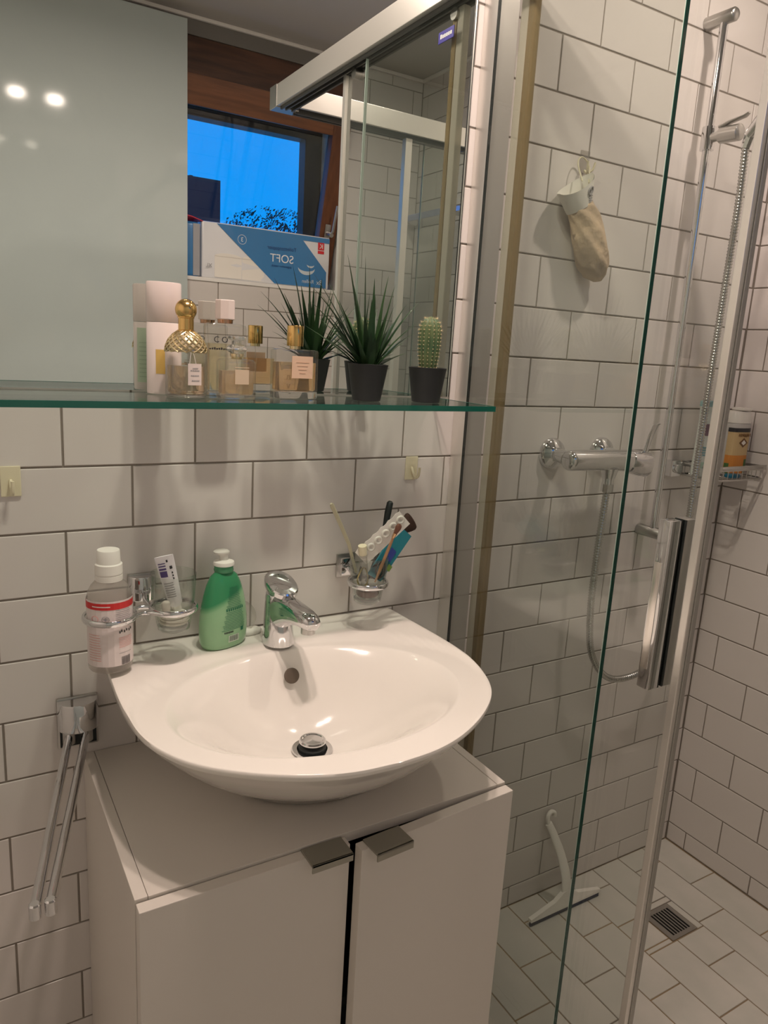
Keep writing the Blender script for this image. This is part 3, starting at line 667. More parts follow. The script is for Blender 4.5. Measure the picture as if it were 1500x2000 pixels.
for i in range(3): tube(bm, [cuffpt(58+i*2, .64+i*.11), cuffpt(70, .60+i*.11), cuffpt(78, .66+i*.11)], .0012, 5)
obj('cuff_print', bm, INKG, cu_)
bm = NB(); secs = []
spine = bez([(1.160, -.030, 1.655), (1.180, -.032, 1.625), (1.196, -.034, 1.585), (1.212, -.032, 1.55), (1.225, -.028, 1.527)], 5); wid = [(.030, .022), (.034, .025), (.038, .027), (.040, .026), (.037, .024), (.026, .017)]
for i, p in enumerate(spine):
    f_ = i/(len(spine)-1)*5; k0 = min(4, int(f_)); wa = wid[k0][0]+(wid[k0+1][0]-wid[k0][0])*(f_-k0); wb_ = wid[k0][1]+(wid[k0+1][1]-wid[k0][1])*(f_-k0)
    uu2 = Vector((.9, 0, .43)).normalized() if i < 8 else Vector((.97, 0, .2)).normalized()
    secs.append([p + uu2*math.cos(q*2*PI/40)*wa*(1+.05*math.sin(q*1.3+i)) + Vector((0, -1, 0))*math.sin(q*2*PI/40)*wb_*(1+.10*math.sin(q*.9+i*.8)) for q in range(40)])
e_ = spine[-1]; secs.append([e_ + Vector((.010, 0, -.010)) + Vector((.97, 0, .2))*math.cos(q*2*PI/40)*.008 + Vector((0, -1, 0))*math.sin(q*2*PI/40)*.007 for q in range(40)])
loft(bm, secs); mm_ = mat('mesh_beige', (.52, .40, .28), .85, bump=(70, .7, .004)); noisecol(mm_, (.40, .31, .22), (.66, .50, .34), 14); obj('mesh_glove', bm, mm_, g, 180)

# squeegee standing on the floor
q = thing('squeegee', 'white squeegee with dark blade standing on shower floor against the tiles', 'squeegee', (1.32, -.075, 0))
Q0 = Vector((1.320, -.078, .0)); lean = lambda p: p
bm = NB(); box(bm, (1.205, -.081, .001), (1.438, -.076, .017)); obj('rubber_blade', bm, mat('blade_blue', (.035, .045, .085), .5), q)
bm = NB(); plate(bm, [(1.203, -.084, .014), (1.440, -.084, .014), (1.440, -.084, .022), (1.36, -.080, .040), (1.335, -.078, .055), (1.315, -.078, .055), (1.285, -.080, .038), (1.203, -.084, .022)], (0, 1, 0), .011); obj('head', bm, WHITEP, q)
bm = NB(); pth = bez([(1.326, -.074, .045), (1.327, -.064, .085), (1.322, -.045, .135), (1.308, -.026, .185), (1.297, -.014, .215)], 6)
tube(bm, pth, [.0160-.0060*i/(len(pth)-1) for i in range(len(pth))], 16, ry=.006); obj('grip', bm, WHITEP, q, 60)
bm = NB(); tube(bm, bez([(1.297, -.014, .213), (1.295, -.011, .232), (1.305, -.010, .243), (1.316, -.011, .238), (1.317, -.012, .228)], 6), [.0055]*24+[.0045], 10); obj('hook_end', bm, WHITEP, q, 60)

# floor drain
d = thing('floor_drain', 'square steel floor drain with black slots in the shower floor', 'drain', ((DR[0]+DR[1])/2, (DR[2]+DR[3])/2, 0))
x0, x1, y0, y1 = DR[0]+.002, DR[1]-.002, DR[2]+.002, DR[3]-.002
bm = NB(); box(bm, (x0, y0, -.0017), (x1, y1, -.0010)); obj('sump', bm, mat('sump_black', (.003, .003, .003), .9), d)
bm = NB()
for a, b in (((x0, y0), (x1, y0+.011)), ((x0, y1-.011), (x1, y1)), ((x0, y0+.011), (x0+.011, y1-.011)), ((x1-.011, y0+.011), (x1, y1-.011))): box(bm, (*a, -.001), (*b, .0006))
obj('frame', bm, CHROME2, d)
n_ = 7; wbar = (x1-x0-.022)/n_
for i in range(n_+0):
    xx = x0+.011+i*wbar
    bm = NB(); box(bm, (xx, y0+.011, -.001), (xx+wbar*.42, y1-.011, .0004)); obj('bar', bm, CHROME2, d)

# ================================================================ wall hooks
def hook(x, z, lb, turn):
    h = thing('adhesive_hook', lb, 'hook', (x, 0, z))
    bm = NB(); box(bm, (x-.0135, -.0035, z-.0225), (x+.0135, -.0004, z+.0225), .0012); obj('plate', bm, IVORY, h)
    bm = NB(); tube(bm, bez([(x, -.003, z+.002), (x, -.010, z-.008), (x+.5*turn, -.014, z-.017), (x+turn, -.018, z-.012), (x+turn*1.1, -.019, z+.003)], 6), .0026, 10); obj('peg', bm, IVORY, h, 60)
hook(.1283, 1.1365, 'small ivory adhesive hook at the left edge, under the shelf', .001)
hook(.8215, 1.134, 'small ivory adhesive hook on the tile near the shower profile', .007)

# ================================================================ swivelling towel holder
t = thing('towel_holder', 'chrome two-arm swivel towel holder on the wall left of the cabinet', 'towel holder', (.206, 0, .74))
bm = NB(); box(bm, (.176, -.006, .695), (.238, -.0005, .783), .002); bp = obj('back_plate', bm, CHROME2, t, 30)
bm = NB()
sec = []
for z in (.733, .7345, .778, .7805):
    ins = .001 if z in (.733, .7805) else 0
    sec.append([(.1765+ins, -.0062, z)] + [(.207+math.cos(a)*(.031-ins), -.012-math.sin(a)*(.026-ins), z) for a in [PI - PI*k/14 for k in range(15)]] + [(.2375-ins, -.0062, z)])
loft(bm, sec); obj('cover', bm, CHROME, t, 30)
bm = NB(); box(bm, (.1795, -.008, .699), (.2345, -.0062, .732)); obj('recess', bm, BLACK, bp)
for sx, ex in ((.1905, .1045), (.2165, .1210)):
    bm = NB(); a, b = Vector((sx, -.026, .7265)), Vector((ex, -.372, .708)); tube(bm, [a, a.lerp(b, .5), b], .0085, 16, ry=.0062); ar = obj('arm', bm, CHROME, t, 60)
    bm = NB(); cyl(bm, (sx, -.026, .735), (sx, -.026, .715), .0095, 20); obj('pivot', bm, CHROME2, ar, 40)
    bm = NB(); tube(bm, [(ex, -.374, .7175), (ex, -.374, .716), (ex, -.374, .699), (ex, -.374, .6975)], [.005, .0068, .0068, .005], 18); obj('end_knob', bm, CHROME, ar, 40)

# ================================================================ tumbler holder, left: two rings, bottle and tumbler
def ring(c, r, z, a0=0, a1=2*PI, full=True, rr=.0032):
    bm = NB(); P = circ((c[0], c[1], z), r, 40, 'z', a0, a1, full)
    for f_ in range(2): pass
    tube(bm, P, .0052, 10, closed=full, ry=.0030); return bm
hL = thing('double_ring_holder', 'chrome double ring holder on the wall carrying the bottle and tumbler', 'holder', (.311, 0, .955))
bm = NB(); box(bm, (.289, -.0055, .933), (.333, -.0005, .978), .002); obj('back_plate', bm, CHROME2, hL, 30)
bm = NB(); sec = []
for z in (.936, .9375, .9735, .976):
    ins = .001 if z in (.936, .976) else 0
    sec.append([(.2895+ins, -.0055, z)] + [(.311+math.cos(a)*(.0215-ins), -.010-math.sin(a)*(.016-ins), z) for a in [PI - PI*k/12 for k in range(13)]] + [(.3325-ins, -.0055, z)])
loft(bm, sec); obj('cover', bm, CHROME, hL, 30)
BL, TLc, RZ = (.2445, -.092), (.340, -.088), .9445
for c_ in (BL, TLc):
    r_ = .0365 if c_ is BL else .0345; bm = ring(c_, r_, RZ); obj('ring', bm, CHROME, hL, 60)
bm = NB(); tube(bm, bez([(.311, -.024, .948), (.308, -.045, RZ), (.3075, -.070, RZ)], 6), .0045, 10); tube(bm, bez([(BL[0]+.022, BL[1]-.027, RZ), (.293, -.098, RZ), (TLc[0]-.022, TLc[1]-.027, RZ)], 6), .0036, 10); tube(bm, bez([(.276, -.078, RZ), (.292, -.072, RZ), (.3085, -.074, RZ)], 6), .0045, 10); obj('bridge', bm, CHROME, hL, 60)

def tumbler(c, z0, z1, lb, m=CLEAR):
    t = thing('glass_tumbler', lb, 'tumbler', (c[0], c[1], z0))
    H = z1-z0
    pr = [(.0, 0), (.021, 0), (.0245, .003), (.0265, .014), (.0285, .030), (.0305, .037), (.0325, H*.6), (.0345, H), (.0340, H+.001), (.0330, H), (.0310, H*.6), (.0285, .038), (.0265, .031), (.0240, .015), (.0200, .0095), (.0, .0085)]
    bm = NB(); lathe(bm, pr[1:], (c[0], c[1], z0), 48, cap=(True, False)); gl = obj('glass', bm, m, t, 60)
    tk = bpy.data.materials.get('thick_glass') or mat('thick_glass', (.93, .93, .92), .02, trans=.9, ior=1.4)
    bm = NB(); lathe(bm, [(.0195, .0012), (.0232, .0035), (.0242, .0075), (.0190, .0082)], (c[0], c[1], z0), 40); obj('glass_base', bm, tk, gl, 50); return t
tumbler(TLc, .9085, 1.000, 'clear glass tumbler holding the toothpaste tube, in the left holder')
# contents: toothpaste tube and cotton pads
tp = thing('toothpaste_tube', 'white and violet toothpaste tube standing in the clear tumbler', 'toothpaste', (.345, -.09, .93))
A0, A1 = Vector((.3465, -.078, .944)), Vector((.3235, -.094, 1.031)); ax = (A1-A0).normalized(); sd = Vector((.95, -.25, .25)); sd = (sd-ax*sd.dot(ax)).normalized(); nn = ax.cross(sd)
bm = NB(); loft(bm, [ell(A0+ax*d_, a_, b_2, sd, nn, 28) for d_, a_, b_2 in ((0, .0075, .0072), (.004, .0105, .0085), (.03, .0120, .0075), (.06, .0132, .0045), (.083, .0140, .0015), (.0905, .0140, .0011))]); tb = obj('tube_body', bm, mat('tube_white', (.80, .78, .82), .35), tp, 50)
bm = NB(); loft(bm, [ell(A0+ax*d_, a_, a_, sd, nn, 20) for d_, a_ in ((-.010, .0068), (-.008, .0075), (.001, .0075))]); obj('cap', bm, WHITEP, tp, 40)
PUR = mat('violet_print', (.09, .06, .20), .5)
NF = nn if nn.y < 0 else -nn
def bI(d_):
    K = ((0, .0072), (.004, .0085), (.03, .0075), (.06, .0045), (.083, .0015), (.0905, .0011))
    for (a_, p_), (b_, q_) in zip(K, K[1:]):
        if a_ <= d_ <= b_: return p_+(q_-p_)*(d_-a_)/(b_-a_)
    return .0011
def onT(d0, d1, w0, w1, m, nm, off=.0016):
    def pt(d_, w_): return A0+ax*d_+sd*w_*(.0132)+NF*(bI(d_)*math.sqrt(max(0, 1-(w_*.93)**2))+.0005)
    bm = NB(); n_ = 6
    for i in range(n_):
        wa, wb = w0+(w1-w0)*i/n_, w0+(w1-w0)*(i+1)/n_; bm.faces.new([bm.verts.new(p) for p in (pt(d0, wa), pt(d0, wb), pt(d1, wb), pt(d1, wa))])
    return obj(nm, bm, m, tb)
sg = 1 if (sd.x < 0) else -1
for k_, (a_, b_) in enumerate(((.056, .066), (.068, .071), (.0735, .0755), (.078, .0795))): onT(a_, b_, sg*.85, sg*.05, PUR, 'violet_stripe')
for d_ in (.020, .024, .028, .032, .036, .040, .044): onT(d_, d_+.0016, -.7, .35, INKG, 'text_line')
onT(.080, .084, -sg*.1, -sg*.3, INK, 'dot_print'); onT(.068, .073, -sg*.35, -sg*.65, INK, 'dot_print')
for d_ in (.050, .055, .060): onT(d_, d_+.003, -sg*.45, -sg*.6, INK, 'letter_print')
cp = thing('cotton_pads', 'off-white cotton pads lying in the bottom of the toothpaste tumbler', 'cotton pads', (TLc[0], TLc[1], .92))
for i, (dx, dy, dz, rr) in enumerate(((0, .0, .0105, .0215), (.002, -.001, .0165, .0225), (-.002, .001, .0225, .0230))):
    bm = NB(); lathe(bm, [(rr-.003, 0), (rr, .0015), (rr, .0038), (rr-.003, .005)], (TLc[0]+dx, TLc[1]+dy, .9085+dz), 30); obj('pad', bm, mat('cotton', (.78, .74, .66), .9, bump=(400, .6, .001)), cp, 50)
bm = NB(); tube(bm, [(.326, -.098, .938), (.326, -.098, .957), (.326, -.098, .959)], [.006, .0062, .004], 16); tag(obj('tube_cap', bm, mat('cap_pinkish', (.70, .62, .56), .5), None, 50), 'small pale cap standing on cotton pads inside the tumbler', 'cap')

# mouthwash bottle through the left ring
b = thing('mouthwash_bottle', 'clear mouthwash bottle with white cap and red-banded label in the left ring', 'bottle', (BL[0], BL[1], .8615))
bz = .8615; cc = (BL[0], BL[1], bz)
LIQ = mat('bottle_clear', (.93, .90, .88), .04, trans=.92, ior=1.33)
bm = NB(); lathe(bm, [(.022, .001), (.0275, .0), (.0295, .004), (.0300, .012), (.0300, .095), (.0298, .118), (.0285, .128), (.0240, .138), (.0185, .145), (.0170, .150), (.0170, .156)], cc, 48, sy=.92); bo = obj('bottle_body', bm, thin_glass('mouthwash_pet', (.90, .87, .84), 1.35, .02, .28, (.62, .58, .55)), b, 60)
bm = NB(); lathe(bm, [(.0180, .146), (.0182, .155), (.0175, .1555), (.0175, .157), (.0185, .1575), (.0180, .172), (.0170, .173), (.0158, .1735), (.0150, .193), (.0143, .1945)], cc, 40); obj('cap', bm, WHITEP, b, 40)
PINKL = mat('label_pinkish', (.76, .68, .66), .45)
def mw(a0, a1, z0, z1, m, nm, off=.0005, par=None): 
    bm = NB(); curved_patch(bm, BL, .0300, math.radians(a0), math.radians(a1), bz+z0, bz+z1, off, 1, .92, 16); return obj(nm, bm, m, par or bo)
lb_ = mw(150, 390, .012, .1195, PINKL, 'label', .0004); mw(150, 390, .106, .1165, RED, 'red_band', .0008, lb_)
for z_ in (.1105,): mw(215, 262, z_, z_+.0016, PINKL, 'band_lettering', .0011, lb_)
def lines(a0, a1, zt, zb, step, m, th=.0007, jag=8):
    z_ = zt
    while z_ > zb: mw(a0, a1-random.uniform(0, jag), z_, z_+th, m, 'text_line', .0009, lb_); z_ -= step
lines(275, 322, .1035, .083, .0029, INKG); lines(200, 238, .064, .018, .0042, INKR, .0008, 5); lines(282, 325, .058, .040, .0026, INKR, .0007, 4); lines(282, 325, .0325, .030, .003, INKG)
for i, a_ in enumerate((283, 288, 296, 303, 312, 319)): mw(a_, a_+3.5, .066+.0016*(i % 2), .070+.0016*(i % 2), INK, 'symbol', .0009, lb_)
for i in range(13): 
    a_ = 288+i*2.2; mw(a_, a_+(.7, 1.3, .9, 1.6)[i % 4], .013, .0265, INK, 'barcode_bar', .0009, lb_)
bm = NB()
for i in range(16):
    a0_, a1_ = 2*PI*i/16, 2*PI*(i+1)/16
def decal_ring(ac, zc, rr, m, nm):
    bm = NB(); P = []
    for i in range(20):
        a = 2*PI*i/20; th_ = math.radians(ac) + rr*math.cos(a)/.03; P.append((BL[0]+.0309*math.cos(th_), BL[1]+.0309*.92*math.sin(th_), bz+zc+rr*math.sin(a)))
    tube(bm, P, .00035, 5, closed=True); return obj(nm, bm, m, lb_)
b.scale = (1.07, 1.07, .94); b.location.z += .003
decal_ring(250, .094, .0048, INKG, 'round_symbol'); decal_ring(222, .094, .0048, INKR, 'round_symbol'); mw(248.5, 251.5, .0915, .0965, INKG, 'cross_mark', .0009, lb_); mw(245, 255, .0932, .0948, INKG, 'cross_mark', .0009, lb_)

# ================================================================ soap dispenser
b = thing('soap_dispenser', 'green hand soap bottle with white pump on the basin deck', 'soap bottle', (.431, -.062, ZR))
sc = (.431, -.062, ZR+.0008)
def sb(rs, sy, seg=56): return rs
prof = [(.032, 0), (.0380, .0025), (.0415, .012), (.0428, .028), (.0425, .050), (.0398, .075), (.0360, .095), (.0305, .115), (.0235, .131), (.0165, .1375), (.0150, .139)]
rot_ = Matrix.Translation(sc) @ Matrix.Rotation(math.radians(20), 4, 'Z') @ Matrix.Translation((-sc[0], -sc[1], -sc[2]))
SOAPM = mat('soap_green', (.22, .56, .30), .12, trans=.25, ior=1.35, coat=.3)
bm = NB(); lathe(bm, prof[:7], sc, 56, sy=.60, power=2.3); 
full = NB(); lathe(full, prof, sc, 56, sy=.60, power=2.3); bm.free(); full.transform(rot_)
SH_ = mat('bottle_green', (.10, .42, .20), .12, trans=.22, ior=1.3, coat=.3)
nt = SH_.node_tree; bs = nt.nodes['Principled BSDF']    # soap level: the fill below is milky, the empty part above is clear dark green
tcn = nt.nodes.new('ShaderNodeTexCoord'); sx_ = nt.nodes.new('ShaderNodeSeparateXYZ'); md = nt.nodes.new('ShaderNodeMath'); md.operation = 'MULTIPLY_ADD'; md.inputs[1].default_value = .9; 
rr_ = nt.nodes.new('ShaderNodeValToRGB'); rr_.color_ramp.elements[0].position = .085; rr_.color_ramp.elements[1].position = .097
rr_.color_ramp.elements[0].color = (.38, .66, .38, 1); rr_.color_ramp.elements[1].color = (.06, .33, .15, 1)
nt.links.new(tcn.outputs['Object'], sx_.inputs[0]); nt.links.new(sx_.outputs['X'], md.inputs[0]); nt.links.new(sx_.outputs['Z'], md.inputs[2])
md2 = nt.nodes.new('ShaderNodeMath'); md2.operation = 'MULTIPLY_ADD'; md2.inputs[1].default_value = -.45; nt.links.new(sx_.outputs['X'], md2.inputs[0]); nt.links.new(sx_.outputs['Z'], md2.inputs[2])
nt.links.new(md2.outputs[0], rr_.inputs[0]); nt.links.new(rr_.outputs[0], bs.inputs['Base Color'])
bo = obj('bottle_body', full, SH_, b, 60)
bm = NB(); lathe(bm, [(.0150, .1385), (.0158, .142), (.0150, .1455), (.0153, .149), (.0145, .151)], sc, 36); bm.transform(rot_); obj('neck', bm, mat('neck_green', (.12, .42, .22), .15, trans=.4), bo, 40)
bm = NB(); lathe(bm, [(.0165, .1505), (.0168, .1535), (.0160, .157), (.0095, .1595), (.0065, .1605)], sc, 36); bm.transform(rot_); pm = obj('pump_collar', bm, WHITEP, b, 40)
bm = NB(); loft(bm, [ell((sc[0]+dx_, sc[1]+dy_, ZR+z_), a_, b_2, (1, 0, 0), (0, 1, t_), 28) for dx_, dy_, z_, a_, b_2, t_ in ((0, 0, .160, .0075, .0070, 0), (.0, 0, .166, .0072, .0068, 0), (0, .001, .1695, .0082, .0078, .05), (-.003, .0, .1735, .0125, .0090, .1), (-.004, -.0, .1765, .0130, .0095, .1), (-.004, 0, .1785, .010, .0075, .1))]); obj('pump_head', bm, mat('pump_white', (.86, .84, .78), .25, trans=.3), pm, 60)
def sdec(u0, u1, z0, z1, m, nm, off=.0006):
    """print on the camera-facing side: u across (-1..1), z height"""
    def rad(z):
        for (r1, h1), (r2, h2) in zip(prof, prof[1:]):
            if h1 <= z <= h2: return r1+(r2-r1)*(z-h1)/(h2-h1)
        return prof[-1][0]
    bm = NB(); n_ = 8; nz = max(1, int((z1-z0)/.008))
    def pt(u, z):
        r_ = rad(z); x = u*.040; k = min(.999, abs(x)/r_); y = -(1-k**2.3)**(1/2.3)*r_*.60 - off; return Vector((sc[0]+x, sc[1]+y, sc[2]+z))
    for j in range(nz):
        for i in range(n_):
            a_, b_ = u0+(u1-u0)*i/n_, u0+(u1-u0)*(i+1)/n_; za, zb_ = z0+(z1-z0)*j/nz, z0+(z1-z0)*(j+1)/nz
            bm.faces.new([bm.verts.new(p) for p in (pt(a_, za), pt(b_, za), pt(b_, zb_), pt(a_, zb_))])
    bm.transform(rot_); return obj(nm, bm, m, bo)
GI = mat('green_ink', (.02, .17, .09), .5)
z_ = .112; k_ = 0
while z_ > .036:
    sp0 = -.05-.45*(1-(z_-.036)/.08); sp1 = .36+.30*(1-(z_-.036)/.08)
    if not .070 < z_ < .077: sdec(sp0+.04*math.sin(k_*2.1), sp1-.06*abs(math.sin(k_*1.3)), z_, z_+.0009, GI, 'text_line')
    z_ -= .0029; k_ += 1
for i in range(9): sdec(-.32+i*.10, -.25+i*.10, .0715, .0765, GI, 'heading_letter')
for i in range(8): sdec(-.42+i*.055, -.385+i*.055, .031, .0345, INK, 'code_letter')
bl_ = sdec(-.22, .30, .0135, .0265, mat('barcode_paper', (.62, .74, .60), .5), 'barcode_label')
for i in range(14): sdec(-.18+i*.032, -.18+i*.032+(.010, .018, .012)[i % 3], .0150, .0255, INK, 'barcode_bar', .0009)
sdec(.40, .55, .030, .037, GI, 'round_symbol')
b.scale = (1.03, 1.0, .925); b.location.y += .006
# clear soap saver leaning behind the dispenser
b = thing('plastic_soap_dish', 'small clear plastic dish leaning on the wall behind the green soap bottle', 'dish', (.475, -.02, ZR))
bm = NB(); lathe(bm, [(.004, .002), (.020, .0018), (.026, .004), (.028, .008), (.027, .0085), (.0245, .0055), (.019, .0035), (.004, .0035)], (0, 0, 0), 36); bm.transform(Matrix.Translation((.474, -.016, ZR+.029)) @ Matrix.Rotation(math.radians(68), 4, 'X')); obj('dish', bm, CLEARP, b, 50)
bm = NB(); loft(bm, [ell((.490, -.030, ZR+z_), a_, b_2, (1, .2, 0), (-.2, 1, 0), 24, 3) for z_, a_, b_2 in ((.0010, .016, .010), (.003, .019, .012), (.008, .019, .012), (.0105, .015, .009))]); tag(obj('soap_bar', bm, mat('soap_white', (.82, .80, .74), .4), None, 60), 'small white soap remnant lying between soap bottle and tap', 'soap')

# ================================================================ right holder and its tumbler of brushes
hR = thing('ring_holder', 'chrome single ring holder on the wall at the right of the tap', 'holder', (.687, 0, .955))
bm = NB(); box(bm, (.667, -.005, .930), (.706, -.0005, .976), .002); obj('back_plate', bm, CHROME2, hR, 30)
bm = NB(); box(bm, (.672, -.016, .936), (.701, -.0052, .970), .003); obj('cover', bm, CHROME, hR, 30)
TRc = (.688, -.088)
bm = ring(TRc, .0345, .9445); obj('ring', bm, CHROME, hR, 60)
bm = NB(); tube(bm, bez([(.687, -.015, .950), (.687, -.035, .9445), (.687, -.054, .9445)], 5), .0048, 10); obj('stem', bm, CHROME, hR, 60)
tumbler(TRc, .9085, .994, 'clear glass tumbler full of make-up brushes, in the right holder')
def stick(name, lb, cat, pts, r, m, seg=14, ry=None, sm=60):
    bm = NB(); tube(bm, pts, r, seg, ry=ry); return tag(obj(name, bm, m, None, sm), lb, cat)
STK = mat('stick_olive', (.50, .47, .33), .5)
stick('nail_file', 'long pale wooden nail file leaning left out of the brush tumbler', 'nail file', [(.669, -.076, .962), (.645, -.088, 1.020), (.620, -.098, 1.062), (.5985, -.108, 1.096), (.5965, -.109, 1.099)], [.0028, .0032, .0036, .0038, .002], STK, 12, .0016)
tb = thing('cream_tube', 'small translucent tube with ivory cap standing in the brush tumbler', 'tube', (.672, -.10, .93))
bm = NB(); cyl(bm, (.680, -.094, .930), (.6655, -.104, 1.003), .0075, 20, .0072); obj('tube_body', bm, CLEARP, tb, 50)
bm = NB(); a, b2 = Vector((.6655, -.104, 1.003)), Vector((.662, -.1065, 1.020)); tube(bm, [a, b2, b2+(b2-a)*.01], [.0070, .0075, .004], 20); obj('cap', bm, IVORY, tb, 50)
# denture-cleaner strip
st = thing('tablet_strip', 'white blister strip of round tablets sticking up from the brush tumbler', 'tablet strip', (.69, -.1, 1.0))
ax = Vector((.76, -.18, .74)).normalized(); wv = Vector((.62, .0, -.63)); wv = (wv-ax*wv.dot(ax)).normalized(); nf = ax.cross(wv); nf = nf if nf.y < 0 else -nf
P0 = Vector((.6640, -.098, .995)); Ls, Ws = .106, .036
bm = NB(); outl = []
for i in range(61):
    d_ = Ls*i/60; outl.append(P0+ax*d_-wv*(Ws/2 - .0022*abs(math.cos(PI*d_/Ls*6))))
outl += [P0+ax*Ls+wv*Ws/2, P0+wv*Ws/2]; plate(bm, outl, nf, .0008); fo = obj('foil', bm, WHITEP, st)
for i in range(6):
    c_ = P0+ax*(Ls*(i+.5)/6) - wv*.002 + nf*.0008; R_ = Matrix.Translation(c_) @ Matrix((ax, nf.cross(ax), nf)).transposed().to_4x4()
    bm = NB(); lathe(bm, [(.0082, 0), (.0079, .0020), (.0066, .0030), (.0042, .0026), (.0030, .0010)], (0, 0, 0), 24, cap=(False, True)); bm.transform(R_); pk = obj('pocket', bm, mat('pocket_white', (.72, .70, .64), .25, coat=.3), fo, 60)
# brushes
def brush(name, lb, base, neck, tip, rh, m1, m2, fr, cat='brush', flat=1):
    t = thing(name, lb, cat, base); B0, B1, B2 = map(Vector, (base, neck, tip)); d = (B1-B0)
    bm = NB(); tube(bm, [B0, B0+d*.3, B0+d*.7, B1], [rh*.5, rh, rh*.9, rh*.75], 14); obj('handle', bm, m1, t, 60)
    e = (B2-B1); fer = B1+e*.32
    bm = NB(); tube(bm, [B1-e*.02, fer], [rh*.85, rh*1.15], 16); obj('ferrule', bm, m2, t, 60)
    s2 = e.cross(Vector((0, 1, 0))).normalized(); n2 = e.cross(s2).normalized()
    bm = NB(); loft(bm, [ell(fer+(B2-fer)*f_, rh*a_*flat, rh*a_, s2, n2, 24) for f_, a_ in (((0, .9), (.3, fr*.62), (.65, fr*.9), (.88, fr*1.02), (.97, fr*.95), (1, fr*.7)) if flat > 1 else ((0, 1.0), (.25, fr*.8), (.6, fr), (.85, fr*.88), (.96, fr*.6), (1, fr*.25)))]); hm = mat(name+'_hair', (.06, .03, .022), .85, bump=(600, 1, .001)); obj('bristles', bm, hm, t, 60); return t
TAN = mat('brush_wood', (.46, .25, .13), .4)
t1 = brush('eyeshadow_brush', 'thin tan-handled brush with brown tip in front of the tablet strip', (.692, -.106, .950), (.713, -.124, 1.035), (.7205, -.132, 1.060), .0032, TAN, mat('ferrule_copper', (.60, .38, .22), .25, metal=1), 1.7)
for ch in t1.children:
    if ch.name.startswith('bristles'): ch.data.materials[0] = mat('bristle_brown', (.20, .09, .06), .85, bump=(600, 1, .001))
brush('powder_brush', 'large dark fan-shaped make-up brush behind the tablet strip', (.694, -.070, .940), (.752, -.058, 1.014), (.797, -.054, 1.044), .0048, BLACK, mat('ferrule_black', (.05, .04, .04), .3), 2.0, flat=2.0)
stick('black_brush_handle', 'rounded black brush handle standing up behind the tablet strip', 'brush', [(.706, -.066, .955), (.739, -.050, 1.020), (.7500, -.042, 1.060), (.7545, -.040, 1.077), (.7555, -.040, 1.0805)], [.003, .0045, .0065, .0060, .003], BLACK)
tq = thing('wipes_packet', 'teal wipes packet with folded end in the brush tumbler', 'packet', (.72, -.07, .99))
bm = NB(); plate(bm, [(.684, -.095, .962), (.712, -.092, .944), (.786, -.072, 1.018), (.756, -.074, 1.042)], (.05, 1, .05), .004); pc = obj('packet', bm, mat('teal_foil', (.02, .20, .26), .3, coat=.4), tq)
bm = NB(); plate(bm, [(.722, -.0872, .986), (.733, -.0862, .977), (.748, -.0822, .994), (.738, -.0828, 1.004)], (0, -1, 0), .0006); obj('blue_print', bm, mat('print_navy', (.04, .06, .28), .4), pc)
bm = NB(); plate(bm, [(.722, -.0905, .966), (.730, -.0895, .960), (.738, -.0875, .968), (.730, -.0880, .975)], (0, -1, 0), .0006); obj('green_print', bm, mat('print_green', (.22, .36, .08), .4), pc)
ht = thing('hair_ties', 'black elastic hair ties bundled inside the brush tumbler', 'hair ties', (.705, -.096, .965))
for i, (cx_, cz_, r_, an) in enumerate(((.706, .970, .012, .3), (.709, .966, .011, .7), (.704, .964, .0115, -.2), (.672, .962, .010, 1.2))):
    bm = NB(); P = [(Vector((math.cos(a)*r_, 0, math.sin(a)*r_*1.2))) for a in [2*PI*k/24 for k in range(24)]]; R_ = Matrix.Translation((cx_, -.100+.004*i, cz_)) @ Matrix.Rotation(an, 4, 'Z'); tube(bm, [R_ @ p for p in P], .0017, 8, closed=True); obj('elastic', bm, BLACK, ht, 60)
hc = thing('hair_clip', 'brass-coloured wire hair clip inside the left side of the brush tumbler', 'hair clip', (.668, -.095, .955))
bm = NB(); tube(bm, [(Vector((.670, -.100, .960))+Vector((math.cos(a)*.010, .003*math.sin(2*a), math.sin(a)*.017))) for a in [2*PI*k/24 for k in range(24)]], .0014, 8, closed=True); obj('wire', bm, mat('clip_brass', (.55, .45, .22), .3, metal=1), hc, 60)
bm = NB(); lathe(bm, [(.019, 0), (.021, .004), (.020, .010), (.008, .014)], (TRc[0], TRc[1], .921), 24); tag(obj('lip_balm_pot', bm, mat('pot_brown', (.12, .05, .04), .3, coat=.4), None, 50), 'small dark brown pot lying under the brushes in the tumbler', 'pot')

# ================================================================ on the glass shelf
SH0 = SZ + .0006
# tall oval spray can
b = thing('body_mist_can', 'tall pale pink oval can with a yellow patch, standing left of the perfumes', 'bottle', (.3385, -.048, SH0))
c0 = (.3385, -.048, SH0)
bm = NB(); lathe(bm, [(.0235, 0), (.0252, .001), (.0255, .004), (.0255, .1030), (.0250, .1036)], c0, 48, sy=.72); bo = obj('can_body', bm, mat('can_pink', (.76, .67, .64), .25, coat=.3), b, 50)
bm = NB(); lathe(bm, [(.0250, .1042), (.0256, .1048), (.0256, .1590), (.0245, .1608), (.0, .1610)], c0, 48, sy=.72, cap=(True, False)); obj('cap', bm, mat('cap_pink', (.74, .64, .61), .2, coat=.4), b, 50)
bm = NB(); curved_patch(bm, (c0[0], c0[1]), .0255, math.radians(232), math.radians(262), SH0+.030, SH0+.065, .0003, 1, .72); obj('yellow_patch', bm, mat('patch_yellow', (.70, .47, .13), .4), bo)
bm = NB(); curved_patch(bm, (c0[0], c0[1]), .0255, math.radians(60), math.radians(150), SH0+.012, SH0+.095, .0003, 1, .72); gl = obj('rear_label', bm, mat('label_sage', (.56, .66, .50), .5), bo)
